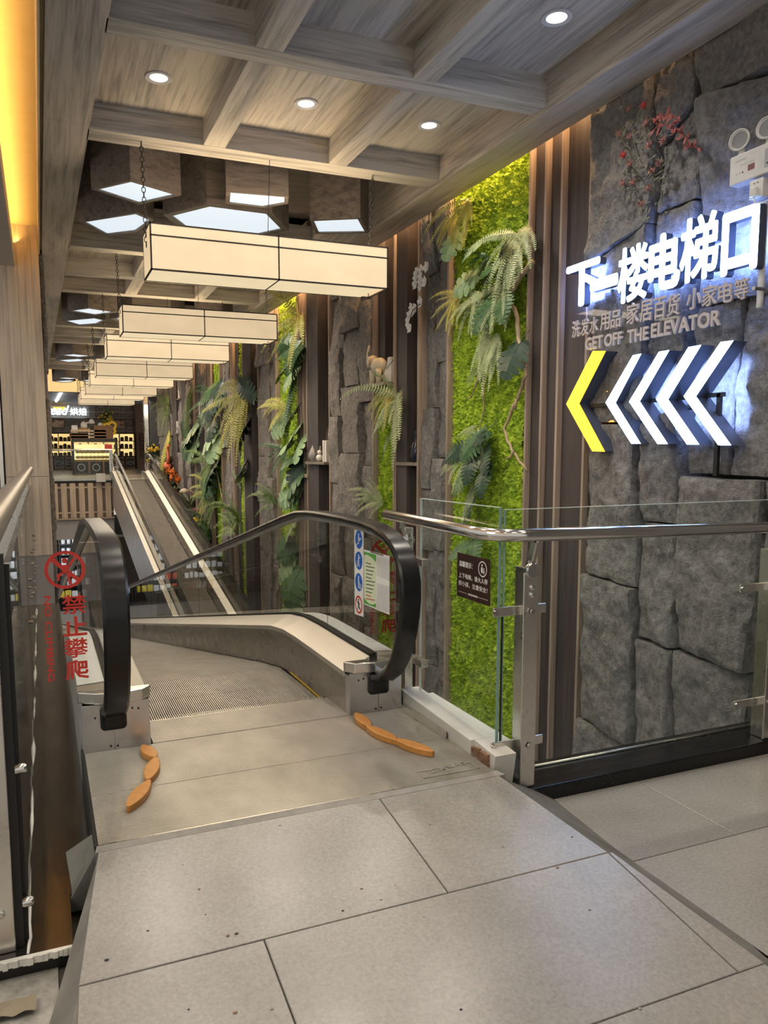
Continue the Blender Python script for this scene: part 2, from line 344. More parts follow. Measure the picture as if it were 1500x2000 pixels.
# ---- side slab left of the walkway: dark polished plates
pl = MB().box(-3.4, .024, 2.19, 7.6, -.162, -.14); pl.box(.024, .105, 2.46, 7.6, -.162, -.14)
struct(pl.build('floor_plate', PLATE), 'dark polished metal cover plate beside the walkway')
struct(MB().box(-3.4, .02, 2.2, 7.6, -.5, -.166).box(.02, .10, 2.48, 7.6, -.5, -.166).build('floor_plate_base', BLACK), 'base under the polished cover plate, black for the shadow below it')  # black colour also stands for the shadow under the plate
struct(MB().add([(.0, 2.44, -.19), (.105, 2.44, -.012), (.105, 2.60, -.02), (.02, 2.74, -.139), (.105, 2.60, -.139), (.105, 2.44, -.19)], [(0, 1, 2, 3), (3, 2, 4), (0, 3, 4, 5), (0, 5, 1), (1, 5, 4, 2)]).build('floor_wedge', BEVEL), 'cement wedge beside the landing plate')
lip = MB()
for k in range(26):
    x = -.32+k*.0131; lip.box(x, x+.0135, 2.176+random.uniform(-.004, .004), 2.192, -.163+random.uniform(0, .006), -.1395)
struct(lip.build('trim_1', SEAL), 'ragged white sealant along the plate front edge')
sm = MB(); pts = []
for k in range(70): pts.append((-.096+random.uniform(-.0025, .0025)+.004*math.sin(k*.7), 2.195+k*.077, -.138))
sm.tube(pts, [.0055+random.uniform(-.002, .0025) for _ in pts], 6)
struct(sm.build('trim_2', SEAL, smooth='all'), 'white sealant bead along the foot of the glass')
# ---- black granite curb under the glass railing
CURB = struct(MB().box(1.76, 3.56, 2.52, 2.76, -.30, -.135).build('trim_3', GRANITE, bev=.006), 'black granite curb under the glass railing')
struct(MB().tube([(1.80, 2.70, -.13), (3.5, 2.70, -.13)], .007, 6).build('trim_4', STEEL, smooth='all'), 'thin bead standing in for the highlight line on the granite curb')  # bead added to draw the highlight line along the curb top
# ---- lower hall
struct(MB().box(-9, 3.7, 2.8, 40, -3.72, -3.6).build('floor_below', plain('lower_floor_tile', (.30, .28, .26), .35)), 'floor of the hall below')
# ------------------------------------------------------------------ CEILING
ZB, ZP, ZH = 3.47, 3.65, 4.02      # beam undersides, coffer panels, recess over the hexagon lamps
CE = struct(MB().box(-.0, 3.7, -4.5, 24.6, 4.25, 4.4).build('ceiling', WBOX), 'wood clad coffered ceiling')
secs = [(-4.3, -2.0), (2.75, 5.67), (8.88, 11.30), (14.2, 16.4), (19.05, 21.3)]
def xi(y): return .43-(y-3.5)*.0075          # inner edge of the left soffit
XRI, XRO = 3.110, 3.400; ZR = 3.436
cy = [(-4.4, 5.87, [2.75, 4.25], 5.67), (8.80, 11.30, [10.05], 11.12), (14.15, 16.4, [15.25], 16.24), (19.0, 21.4, [20.15], 21.24)]
hexsec = []
prev = None
for gi, (y0, y1, mids, ye) in enumerate(cy):
    # panels: boards between the beams
    yb = [y0+(.16 if gi else 0)]+[m for m in mids]+[ye]
    if gi == 0: yb = [-4.4, -2.9, -1.4, .05, 1.35, 2.75, 4.25, 5.67]
    crossb = [(yb[i], yb[i]+.155) for i in range(1 if gi == 0 else 0, len(yb)-1)]
    if gi: crossb[0] = (y0, y0+.16)
    crossb.append((ye, y1))
    for (a, b) in crossb: MB().box(xi(a)-.012, XRI+.02, a, b, ZB, ZP+.3).build('cross_beam', WX, CE, bev=.004)
    for i in range(len(yb)-1):
        ya = yb[i]+(.155 if (i or gi) else 0); yc = yb[i+1]
        if gi == 0 and i == 0: ya = -4.4
        for (xa, xb) in ((1.19, 1.35), (2.15, 2.30)):
            MB().box(xa, xb, ya, yc, ZB+.002, ZP+.02).build('long_beam', WY_, CE, bev=.004)
        for (xa, xb) in ((xi(ya)-.005, 1.19), (1.35, 2.15), (2.30, XRI+.01)):
            MB().box(xa, xb, ya, yc, ZP, ZP+.02).build('ceiling_panel', WY_, CE)
for (a, b) in ((5.87, 8.80), (11.30, 14.15), (16.4, 19.0), (21.4, 24.5)):
    MB().box(xi(a)-.005, XRI+.01, a, b, ZH, ZH+.02).build('ceiling_panel', WBOX, CE)
# soffit boards on the left, in four lengths with fine joints
sy = [-4.4, 1.2, 5.6, 11.2, 17.5, 24.55]
SOF = struct(MB().box(.10, .22, -4.4, 24.5, 3.52, 4.25).build('trim_soffit', YELC), 'wood clad soffit beside the coffered ceiling')
for i in range(5):
    a, b = sy[i]+.0015, sy[i+1]-.0015
    poly = [(.125-.0012*(a-4.3) if a < 12 else .115, a, ZB), (xi(a), a, ZB), (xi(b), b, ZB), (.125-.0012*(b-4.3) if b < 12 else .115, b, ZB)]
    MB().prism(poly, (0, 0, .045)).build('soffit_board', WY_, SOF)
    MB().prism([(xi(a), a, ZB+.046), (xi(b), b, ZB+.046), (xi(b), b, 4.25), (xi(a), a, 4.25)], (-.03, 0, 0)).build('soffit_board', WY_, SOF)
RB = struct(MB().box(XRI+.02, XRO-.002, -4.4, 24.5, ZR+.03, 3.60).build('trim_beam', WY_), 'wood clad ceiling beam along the planted wall')
for i in range(5):
    a, b = sy[i]+.0015, sy[i+1]-.0015
    MB().box(XRI, XRO, a, b, ZR, ZR+.03).build('beam_board', WY_, RB, bev=.003)
    MB().box(XRI, XRI+.02, a, b, ZR+.031, 4.25).build('beam_board', WY_, RB)
struct(MB().box(XRI, 3.75, -4.4, 24.5, 4.05, 4.25).build('ceiling_edge', WBOX))
# left: cove ceiling, pale beam, column, dark wall
struct(MB().box(-.60, .085, -4.5, 11.9, 3.74, 3.85).build('ceiling_cove', YELC), 'cove lit yellow ceiling behind the soffit')
struct(MB().box(.086, .0995, -4.4, 11.9, 3.475, 3.74).build('trim_cove_face', YELC), 'cove lit side of the soffit')
struct(MB().box(-.62, -.165, -4.4, 11.6, 3.30, 3.55).build('trim_pale_beam', BEAMW), 'pale ceiling beam beside the yellow cove')
CL = struct(MB().box(-.36, .085, 9.2, 9.7, -3.6, .13).build('column', PLASTER), 'column by the left railing')
for k in range(4):
    a = -.362+k*.112; MB().box(a+.0008, a+.1112, 9.19, 9.71, .13, 1.02).build('wood_board', WCOL, CL); MB().box(a+.0008, a+.1112, 9.19, 9.71, 1.024, 3.9).build('wood_board', WCOL, CL)
rk = MB()
for k in range(14):
    z = -.5+k*.3; rk.box(.085, .115+.03*random.random(), 9.3, 9.7, z, z+.30)
struct(rk.build('column_stone_edge', STONE2, bev=.01), 'rough stone edge of the column')
struct(MB().box(-3.5, -.37, 9.4, 9.6, -3.6, 3.8).build('wall_left', DARKW), 'dark brown panelled wall behind the handrail')
struct(MB().box(-.425, -.385, 9.3, 9.4, -.2, 3.3).build('trim_5', STEEL), 'blue grey metal door trim on the dark wall')
# ------------------------------------------------------------------ RIGHT WALL
XW = 3.55
WR = struct(MB().box(3.66, 3.8, -4.5, 24.5, -3.7, 4.2).build('wall_right', RECESS), 'feature wall of slate, dark wood and moss')
def WYp(px, py=800, X=3.5): return atx(px, py, X).y
def board(y0, y1, x0, z0=-3.6, z1=3.95, m=None, name='wood_board', x1=3.66): return MB().box(x0, x1, min(y0, y1), max(y0, y1), z0, z1).build(name, m or WZ, WR)
def slab(quad, depth, seed, m, nu=None, nv=None, rough=.02, parent=None):
    """rough hewn stone: quad of (y, z) corners TL, TR, BR, BL seen from the hall; protrudes depth from XW"""
    rnd = random.Random(seed); q = [Vector(p) for p in quad]
    wd = max((q[1]-q[0]).length, (q[2]-q[3]).length); ht = max((q[3]-q[0]).length, (q[2]-q[1]).length)
    nu = nu or max(5, min(26, int(wd/.035))); nv = nv or max(6, min(60, int(ht/.045)))
    b = MB(); vs = []; o1 = rnd.uniform(0, 90)
    tilt = rnd.uniform(-.03, .03); tilt2 = rnd.uniform(-.025, .025)
    for j in range(nv+1):
        t = j/nv
        for i in range(nu+1):
            s = i/nu
            p = (q[0]*(1-s)+q[1]*s)*(1-t)+(q[3]*(1-s)+q[2]*s)*t
            P = Vector((o1, p.x, p.y))
            e = min(s, 1-s)*wd; e2 = min(t, 1-t)*ht
            d = depth+tilt*(s-.5)+tilt2*(t-.5)+.05*(noise.fractal(P*1.6, 1, 2, 4)) + rough*noise.fractal(P*9, .9, 2, 4)
            d += .018*math.floor(2.2*noise.noise(P*1.1)+2*s)*.6
            d -= .016*max(0, 1-e/.022)**2+.008*max(0, 1-e2/.02)**2
            d += .03*abs(noise.noise(P*Vector((1, 2.2, 1.4))))
            jy = .014*noise.noise(P*5+Vector((7, 0, 0)))*(1 if e < .05 else .4); jz = .008*noise.noise(P*6+Vector((0, 9, 0)))*(1 if e2 < .03 else .3)
            vs.append((XW-max(d, .012), p.x+jy, p.y+jz))
    n = nu+1
    fs = [(j*n+i, j*n+i+1, (j+1)*n+i+1, (j+1)*n+i) for j in range(nv) for i in range(nu)]
    rim = [j*n for j in range(nv, -1, -1)]+list(range(1, n))+[j*n+nu for j in range(1, nv+1)]+[nv*n+i for i in range(nu-1, 0, -1)]
    k0 = len(vs); vs += [(3.68, vs[i][1], vs[i][2]) for i in rim]; m_ = len(rim)
    fs += [(rim[k], rim[(k+1) % m_], k0+(k+1) % m_, k0+k) for k in range(m_)]
    b.add(vs, fs); return b.build('stone_slab', m, WR, smooth=True)
def pq(*pts):
    r = []
    for (a, c) in pts: p = atx(a, c, 3.46); r.append((p.y, p.z))
    return r
# large slate slabs beside the sign (corner points sighted on the wall plane)
big = [(((1166, 180), (1275, 105), (1271, 432), (1146, 515)), .10), (((1280, 100), (1352, 62), (1357, 195), (1280, 290)), .085), (((1282, 293), (1357, 198), (1356, 384), (1281, 416)), .045),
       (((1360, 60), (1545, -60), (1545, 120), (1362, 193)), .11), (((1362, 198), (1545, 126), (1545, 560), (1360, 600)), .075),
       (((1146, 520), (1270, 438), (1250, 822), (1141, 825)), .085), (((1275, 422), (1356, 390), (1318, 790), (1254, 822)), .065), (((1360, 605), (1440, 582), (1410, 927), (1330, 924)), .06), (((1444, 580), (1545, 560), (1545, 936), (1414, 928)), .05),
       (((1142, 829), (1241, 827), (1247, 1145), (1147, 1116)), .08), (((1138, 1120), (1248, 1149), (1238, 1452), (1137, 1397)), .13), (((1132, 1400), (1236, 1455), (1230, 1720), (1126, 1700)), .14),
       (((1253, 827), (1314, 800), (1322, 1022), (1252, 1017)), .10), (((1252, 1021), (1322, 1026), (1323, 1263), (1249, 1240)), .085), (((1250, 1247), (1322, 1268), (1313, 1720), (1240, 1710)), .14),
       (((1326, 929), (1492, 940), (1470, 1312), (1325, 1262)), .12), (((1325, 1270), (1468, 1318), (1455, 1720), (1320, 1720)), .13), (((1496, 942), (1570, 945), (1570, 1720), (1476, 1720)), .09)]
for i, (q, d) in enumerate(big): slab(pq(*q), d, 50+i, STONE, nu=30, nv=44)
for k, (y0, y1) in enumerate(((1.45, 2.36), (.3, 1.4), (-1.2, .25))): slab([(y1, 3.9), (y0, 3.9), (y0, -.3), (y1, -.3)], .09, 80+k, STONE)
# ochre paint mark on one slab
MB().box(3.405, 3.425, atx(1337, 1320, 3.42).y-.0, atx(1329, 1320, 3.42).y, atx(1330, 1346, 3.42).z, atx(1330, 1327, 3.42).z).build('paint_mark', plain('ochre_mark', (.50, .27, .13), .7), WR)
def stone_column(y0, y1, seed, cols=2, z0=-3.5, m=STONE2):
    """narrow panel of long hewn slabs; y0 < y1"""
    rnd = random.Random(seed); ed = [y0]+sorted(y0+(y1-y0)*((k+1)/cols+rnd.uniform(-.1, .1)) for k in range(cols-1))+[y1]
    for c in range(cols):
        z = 3.95
        while z > z0:
            h = rnd.uniform(.55, 1.25); zb = max(z-h, z0); sk = rnd.uniform(-.07, .07)
            slab([(ed[c+1]-.003, z-.004), (ed[c]+.003, z-.004), (ed[c]+.003, zb+.004), (ed[c+1]-.003, zb+.004)], rnd.choice((.03, .055, .08, .10, .12)), rnd.randint(0, 9999), m)
            z = zb
        z = 3.95
# panel edges along the wall, near to far (metres from sight lines at mid height)
Y = {p: WYp(p) for p in (1148, 1108, 1092, 1060, 1031, 884, 825, 781, 737, 649, 628, 608, 587, 547, 508, 481, 468, 455, 433, 420)}
# near batten group
board(Y[1148]-.12, Y[1031], 3.505)
for p in (1152, 1097, 1066, 1036):
    y = WYp(p); board(y-.0, y+.022, 3.46, m=WFIN, name='wood_fin')
stone_column(Y[884]+.035, Y[825]-.03, 11, 2, m=STONE)
board(Y[884], Y[884]+.035, 3.45, m=WFIN, name='wood_fin'); board(Y[825]-.03, Y[825], 3.44, m=WFIN, name='wood_fin')
# shelf box (dark wood, open recess)
board(Y[825], Y[825]+.26, 3.60); board(Y[825]+.26, Y[781], 3.46, m=WZ); 
# fern recess between box and slate
board(Y[737]-.20, Y[737]-.02, 3.50, z0=atx(745, 757, 3.45).z, m=WZ); board(Y[781], Y[781]+.02, 3.43, m=WFIN, name='wood_fin'); board(Y[737]-.02, Y[737], 3.44, m=WFIN, name='wood_fin')
stone_column(Y[737]+.01, Y[649]-.03, 21, 3)
board(Y[649]-.03, Y[649], 3.45, m=WFIN, name='wood_fin')
board(Y[628], Y[608], 3.45, m=WZ)                                    # broad dark board
for k in range(3):
    y = Y[608]+(Y[587]-Y[608])*(k/3); board(y+.06, y+.10, 3.46, m=WFIN, name='wood_fin'); board(y+.10, y+.30, 3.55, m=WZ)
MB().box(3.43, 3.47, Y[608], Y[587], .93, .98).build('wood_rail', WFIN, WR)
board(Y[587]-.04, Y[587], 3.45, m=WFIN, name='wood_fin')
stone_column(Y[547]+.04, Y[508]-.03, 31, 2)
board(Y[547], Y[547]+.04, 3.44, m=WFIN, name='wood_fin')
board(Y[508]-.03, Y[508], 3.46, m=WFIN, name='wood_fin'); board(Y[508]+.35, Y[481]-.03, 3.44, m=WZ); board(Y[481]-.03, Y[481], 3.43, m=WFIN, name='wood_fin')
board(Y[468], Y[455]-.25, 3.5, m=WZ)
for k in range(3): board(Y[455]-.25+.09*k, Y[455]-.21+.09*k, 3.45, m=WFIN, name='wood_fin')
stone_column(Y[455]+.05, Y[433]-.1, 41, 2)
board(Y[433]-.1, Y[433]-.05, 3.45, m=WFIN, name='wood_fin')
FARY = Y[420]
board(FARY+.05, FARY+.55, 3.48, m=WZ)
for k in range(3): board(FARY+.1+.14*k, FARY+.14+.14*k, 3.44, m=WFIN, name='wood_fin')
stone_column(FARY+.6, FARY+1.35, 51, 2); board(FARY+1.4, FARY+1.9, 3.45); board(FARY+1.9, FARY+1.94, 3.40, m=WFIN, name='wood_fin')
stone_column(FARY+2.6, FARY+3.2, 61, 1); board(FARY+3.2, FARY+3.8, 3.45); stone_column(FARY+3.85, FARY+4.6, 62, 1); board(FARY+4.6, FARY+5.3, 3.45); stone_column(FARY+5.3, 24.3, 63, 2)
# ---- moss panels: dense cushions, real relief
def moss(y0, y1, z0, z1, label, step=.018, seed=0):
    nu = max(4, int((y1-y0)/step)); nv = int((z1-z0)/step); vs = []
    for j in range(nv+1):
        for i in range(nu+1):
            y = y0+(y1-y0)*i/nu; z = z0+(z1-z0)*j/nv; P = Vector((seed, y, z))
            d = .035+.025*noise.noise(P*4)+.05*max(0, .75-noise.voronoi(P*(26 if step < .02 else 18))[0][0]*1.3)+.016*noise.noise(P*45)
            vs.append((XW-d, y+.010*noise.noise(P*31), z+.010*noise.noise(P*29)))
    n = nu+1; fs = [(j*n+i, j*n+i+1, (j+1)*n+i+1, (j+1)*n+i) for j in range(nv) for i in range(nu)]
    b = MB().add(vs, fs); b.add([(3.66, y0, z0), (3.66, y1, z0), (3.66, y1, z1), (3.66, y0, z1)], [(0, 1, 2, 3)])
    rnd = random.Random(seed+5); cnt = int((y1-y0)*(z1-z0)*2600*(.018/step)**2)
    for _ in range(min(cnt, 16000)):
        y = rnd.uniform(y0, y1); z = rnd.uniform(z0, z1); P = Vector((seed, y, z)); x = XW-(.052+.025*noise.noise(P*4))
        s = rnd.uniform(.008, .018); a = rnd.uniform(0, 6.28); ca, sa = math.cos(a)*s*.5, math.sin(a)*s*.5
        b.add([(x+.006, y-ca, z-sa), (x+.006, y+ca, z+sa), (x-s*rnd.uniform(.6, 1.6), y+rnd.uniform(-s, s), z+rnd.uniform(-s, s))], [(0, 1, 2)])
    o = b.build('moss_panel', MOSS); tag(o, label, 'moss panel', 'moss panels on the feature wall', 'stuff'); return o
moss(Y[1031]+.045, Y[884], -1.6, 3.9, 'broad bright green moss panel behind the corner of the glass railing', .016, 1)
moss(Y[781]+.02, Y[737]-.02, -1.2, atx(745, 757, 3.45).z, 'narrow low moss panel beneath the elephant shelf', .018, 2)
moss(Y[587], Y[547], -2.4, 3.9, 'tall moss panel carrying the row of swiss cheese plants', .026, 3)
moss(Y[481], Y[468], -2.8, 3.9, 'slim moss strip behind the yellow fern', .03, 4)
moss(Y[433]-.05, FARY+.05, -3, 3.9, 'moss strip beside the hanging driftwood far along the wall', .035, 5)
# ================================================================== MOVING WALKWAYS
def ribbed(x0, x1, y0, y1, z, name, parent, m=ALU, pitch=.0098, h=.004, slope=0.):
    b = MB(); n = max(2, int((y1-y0)/pitch)); p = (y1-y0)/n; vs = []; fs = []; prof = []
    for i in range(n):
        y = y0+i*p; prof += [(y+.05*p, z-h), (y+.2*p, z), (y+.62*p, z), (y+.78*p, z-h)]
    prof = [(y0, z-h)]+prof+[(y1, z-h)]
    for (y, zz) in prof: vs += [(x0, y, zz+slope*(y-y0)), (x1, y, zz+slope*(y-y0))]
    fs = [(2*i, 2*i+1, 2*i+3, 2*i+2) for i in range(len(prof)-1)]
    k = len(vs); vs += [(x0, y0, z-.02), (x1, y0, z-.02), (x1, y1, z-.02+slope*(y1-y0)), (x0, y1, z-.02+slope*(y1-y0))]; e = 2*(len(prof)-1)
    fs += [(k, k+1, 1, 0), (k+3, k+2, e+1, e), (k, k+3, k+2, k+1)]
    fs += [tuple([k]+[2*i for i in range(len(prof))]+[k+3]), tuple([k+1]+[2*i+1 for i in range(len(prof))]+[k+2])]
    o = b.add(vs, fs).build(name, m, parent); o.data.materials.append(GROOVE)
    for p_ in o.data.polygons:
        if abs(p_.normal.z) > .9 and p_.center.z < z+slope*(p_.center.y-y0)-h*.9: p_.material_index = 1
    return o
def pallet_mesh(half, length, pitch):
    n = int(2*half/pitch); p = 2*half/n; prof = []
    for i in range(n):
        x = -half+i*p; prof += [(x+.04*p, -.011), (x+.1*p, 0), (x+.58*p, 0), (x+.64*p, -.011)]
    vs = []; 
    for (x, z) in prof: vs += [(x, 0, z), (x, length, z)]
    b = MB().add(vs, [(2*i, 2*i+2, 2*i+3, 2*i+1) for i in range(len(prof)-1)])
    b.box(-half, half, .002, length-.002, -.04, -.014)
    me = b.mesh('pallet', PALLET); me.materials.append(GROOVE)
    for p_ in me.polygons:
        if p_.center.z < -.0105: p_.material_index = 1
    return me
def walkway(name, label, xc, k, belt, ya, yb, rail_h, front=None, pitch=.0105, film=None):
    W = thing(name, label, 'moving walkway', (xc, ya, belt(ya)), 'moving walkways')
    half = .465*k; me = pallet_mesh(half, .397, pitch); y = ya+.0
    if not front: me.materials[0] = plain('darkened_pallet_metal', (.30, .27, .235), .5, .4, .15, (8, 3, 8))  # pallet colour darkened to cut this walkway's brightness
    while y < yb:
        a = math.atan2(belt(y+.4)-belt(y), .4)
        o = bpy.data.objects.new('pallet', me); COL.objects.link(o); o.parent = W; o.matrix_parent_inverse = Matrix.Translation(-W.location)
        o.location = (xc, y, belt(y)); o.rotation_euler = (a, 0, 0); y += .4*math.cos(a)
    pth = [(ya-.27, belt(ya))]+[(ya+(yb-ya)*i/70, belt(ya+(yb-ya)*i/70)) for i in range(71)]
    if not front: pth = pth[1:]
    for s in (-1, 1):
        P = lambda prof: [(xc+s*k*a, b) for a, b in prof]
        sweep(MB(), pth, P([(.47, -.04), (.487, -.04), (.487, .252), (.47, .252)])).build('skirt_panel', SKIRT, W)
        sweep(MB(), pth, P([(.466, .25), (.603, .312), (.603, .295), (.466, .225)])).build('inner_deck', DECK, W)
        sweep(MB(), pth, P([(.645, .312), (.765, .306), (.765, .28), (.645, .29)])).build('outer_deck', DECK, W)
        sweep(MB(), pth, P([(.748, -.75), (.762, -.75), (.762, .29), (.748, .29)])).build('outer_cladding', STEELD, W)
        sweep(MB(), pth, P([(.603, .29), (.645, .29), (.645, .325), (.603, .325)])).build('glass_channel', BLACK, W)
        if film:
            fp = [q for q in [(film[0]+(film[1]-film[0])*i/24, 0) for i in range(25)]]; fp = [(a, belt(max(a, ya))) for a, _ in fp]
            o = sweep(MB(), fp, P([(.648, .316), (.763, .310), (.763, .308), (.648, .313)])).build('protective_film', WHITEF, W); o['label'] = 'white protective film on the outer deck'
        # handrail, closed loop round the newel
        if front: hp = front(belt)
        else: hp = []
        yy = [ya+(yb-ya)*i/60 for i in range(61)]
        hp2 = [(q, belt(q)+rail_h) for q in yy if not front or q > 4.3]
        hp = hp+hp2
        if not front:   # newel at the far end, mirrored
            e = yb; z0 = belt(yb)+rail_h; R_ = rail_h*.36
            hp = hp2+[(e+.45, z0)]+[(e+.45+R_*math.sin(t*PI/10), z0-R_+R_*math.cos(t*PI/10)) for t in range(1, 11)]+[(e+.2, z0-2*R_-.02)]
        hw = .050*k
        sweep(MB(), hp, [(xc+s*.625*k+a, b) for a, b in ((-.86*hw, -.034), (-hw, -.024), (-hw, -.010), (-.80*hw, 0), (.80*hw, 0), (hw, -.010), (hw, -.024), (.86*hw, -.034))]).build('handrail', RUBBER, W, smooth=True)
        sweep(MB(), hp, [(xc+s*.625*k+a, b) for a, b in ((-.4*hw, -.055), (-.4*hw, -.034), (.4*hw, -.034), (.4*hw, -.055))]).build('rail_guide', STEELD, W)
        # glass panes between deck and handrail
        cuts = [4.0]+[4.0+1.95*i for i in range(1, 9)] if front else [ya+2.1*i for i in range(10)]
        cuts = [c for c in cuts if c < yb]+[yb]
        xg = xc+s*.625*k
        if front:
            fp = [p for p in hp if p[0] < 4.0 and p[1] > .32]; poly = [(xg-.005, a, b) for a, b in [(c[0], c[1]) for c in fp]]
            fr2 = [(xg-.005, max(a, 2.975) if b < .9 else a, b-(.045 if b > .9 else .0)) for (_, a, b) in poly]
            fr2 = [(x_, a+(.045 if b < .86 else .02), b) for (x_, a, b) in fr2]+[(xg-.005, 3.995, belt(4.0)+rail_h-.05), (xg-.005, 3.995, belt(4)+.31), (xg-.005, 3.35, belt(3.6)+.31)]
            MB().prism(fr2, (.01, 0, 0)).build('glass_pane', SMOKE, W)
        for a, b in zip(cuts[:-1], cuts[1:]):
            n = 8; q = [a+.004+(b-a-.008)*i/n for i in range(n+1)]
            poly = [(xg-.005, t, belt(t)+.31) for t in q]+[(xg-.005, t, belt(t)+rail_h-.045) for t in q[::-1]]
            MB().prism(poly, (.01, 0, 0)).build('glass_pane', SMOKE, W)
    return W
SLOPE = .208
def belt1(y):
    if y < 4.15: return -.045
    if y < 4.65: return -.045-SLOPE*(y-4.15)**2
    return -.045-SLOPE*.25-SLOPE*(y-4.65)
def front1(belt):
    out = [(3.50, .150), (3.40, .147), (3.314, .149), (3.20, .180), (3.10, .242), (3.028, .326), (2.975, .43), (2.942, .54), (2.930, .62), (2.931, .70), (2.955, .765), (3.0, .825), (3.06, .868), (3.14, .90), (3.26, .925), (3.405, .936), (3.65, .94), (3.9, .939)]
    return out+[(4.1, .936), (4.25, .93)]
W1 = walkway('moving_walkway', 'inclined moving walkway going down from the metal comb plate', .866, 1., belt1, 3.62, 20.4, .978, front1, film=(3.42, 4.75))
# comb plates, comb teeth, newel bases
ribbed(.118, 1.628, 2.476, 2.860, 0, 'landing_plate', W1); ribbed(.118, 1.628, 2.866, 3.296, 0, 'landing_plate', W1); ribbed(.405, 1.342, 3.302, 3.60, .002, 'comb_plate', W1, slope=-.02)
MB().box(.118, 1.628, 2.470, 2.476, -.05, .001).build('plate_edge', STEEL, W1)
MB().box(.118, 1.628, 2.47, 3.62, -.2, -.022).build('landing_frame', BLACK, W1)
MB().box(.106, .118, 2.47, 3.4, -.2, -.001).build('landing_frame', BLACK, W1)
ct = MB().box(.41, 1.336, 3.585, 3.615, -.03, -.008)
for i in range(88): x = .413+i*.0105; ct.box(x, x+.0042, 3.615, 3.66, -.048, -.014)
ct.build('comb_teeth', ALU, W1)
for s in (-1, 1):
    f = lambda a: .866+s*a
    xa, xb = sorted((f(.472), f(.752)))
    nb = MB().box(xa, xb, 3.30, 3.62, -.02, .195).build('newel_base', STEELD, W1, bev=.004); nb['label'] = 'worn dark steel newel box'
    xm = f(.625)
    for (p, q) in ((xa, xm-.0015), (xm+.0015, xb)): MB().box(p+.002, q-.0, 3.294, 3.30, -.0, .205).build('front_plate', STEELD, W1)
    for (px_, pz) in ((.52, .17), (.545, .175), (.70, .15), (.615, .10), (.635, .10), (.612, .015), (.64, .018)):
        MB().cyl((f(px_), 3.295, pz), (f(px_), 3.290, pz), .0045, 8).build('screw', BLACK, W1, smooth=True)
    # deck cap with chamfered nose
    cap = [(f(.462), 3.349, .206), (f(.462), 3.335, .206), (f(.50), 3.288, .206), (f(.60), 3.272, .206), (f(.70), 3.30, .206), (f(.765), 3.345, .206), (f(.765), 3.349, .206)]
    MB().prism(cap, (0, 0, .05)).build('newel_cap', STEEL, W1, bev=.005)
    # black rubber inlet where the handrail dives in
    MB().box(*sorted((f(.57), f(.68))), 3.27, 3.31, .09, .20).build('handrail_inlet', RUBBER, W1, bev=.02, seg=4)
    ye = sweep(MB(), [(3.62+.06*i, belt1(3.62+.06*i)) for i in range(11)], [(f(.4665), .001), (f(.4695), .001), (f(.4695), .011), (f(.4665), .011)]).build('yellow_edge', plain('yellow_paint', (.62, .42, .04), .5) if 'yellow_paint' not in MATS else MATS['yellow_paint'], W1); ye['label'] = 'thin yellow edge line'
# embossed maker's plate on the landing
for i, ch in enumerate('江南嘉捷'):
    a = atz(838+i*19, 1512-i*5.2, .0); lettering('embossed_letter', ch, ALU, (a.x, a.y-.0, .0005), (1, 0, 0), (0, 1, 0), (.036, .036), W1, .003, .012)
pa, pb = atz(830, 1520, 0), atz(915, 1490, 0)
fr = MB(); x0, x1, y0, y1 = pa.x-.004, pb.x+.01, pa.y-.004, pa.y+.062
for q in ((x0, x1, y0, y0+.004), (x0, x1, y1-.004, y1), (x0, x0+.004, y0, y1), (x1-.004, x1, y0, y1)): fr.box(q[0], q[1], q[2], q[3], 0, .003)
fr.build('embossed_frame', ALU, W1)
# second walkway, rising to the bakery floor
ZF = .5; YF = 23.4
def belt2(y): 
    d = YF-y
    return ZF-.02-(0 if d < .3 else .21*(d-.3))
W2 = walkway('moving_walkway', 'inclined moving walkway rising toward the bakery counter', 2.515, .764, belt2, 5.2, 23.3, .80, None, .016)
ribbed(2.515-.36, 2.515+.36, 23.68, 24.6, ZF+.004, 'landing_plate', W2, pitch=.02)
for s in (-1, 1):
    f = lambda a: 2.515+s*a*.764
    MB().box(*sorted((f(.47), f(.76))), 23.35, 24.1, ZF-.1, ZF+.24).build('newel_base', STEEL, W2, bev=.01)
# ---- amber rubber stops on the landing
def stop_piece(a, b, wd, h, parent):
    a = Vector((a[0], a[1], 0)); b = Vector((b[0], b[1], 0)); d = b-a; n = Vector((-d.y, d.x, 0)).normalized(); poly = []
    for i in range(11): t = i/10; poly.append(a+d*t+n*wd*(.22+.78*math.sin(PI*t)**.8)*.5)
    for i in range(10, -1, -1): t = i/10; poly.append(a+d*t-n*wd*(.22+.78*math.sin(PI*t)**.8)*.5)
    MB().prism([(p.x, p.y, .0) for p in poly], (0, 0, h)).build('stop_segment', ORANGE, parent, bev=.004)
for lab, pts in (('curved amber rubber stop on the landing beside the left newel', [((279, 1457), (303, 1481)), ((305, 1481), (288, 1525)), ((292, 1526), (250, 1578))]),
                 ('curved amber rubber stop on the landing beside the white plinth', [((695, 1394), (722, 1420)), ((717, 1419), (776, 1447)), ((772, 1444), (847, 1470))])):
    c = atz(*pts[1][0], 0); t = thing('rubber_stop', lab, 'rubber stop', (c.x, c.y, 0), 'amber stops on the comb plate')
    for a, b in pts: p, q = atz(*a, .02), atz(*b, .02); stop_piece((p.x, p.y), (q.x, q.y), .058, .028, t)
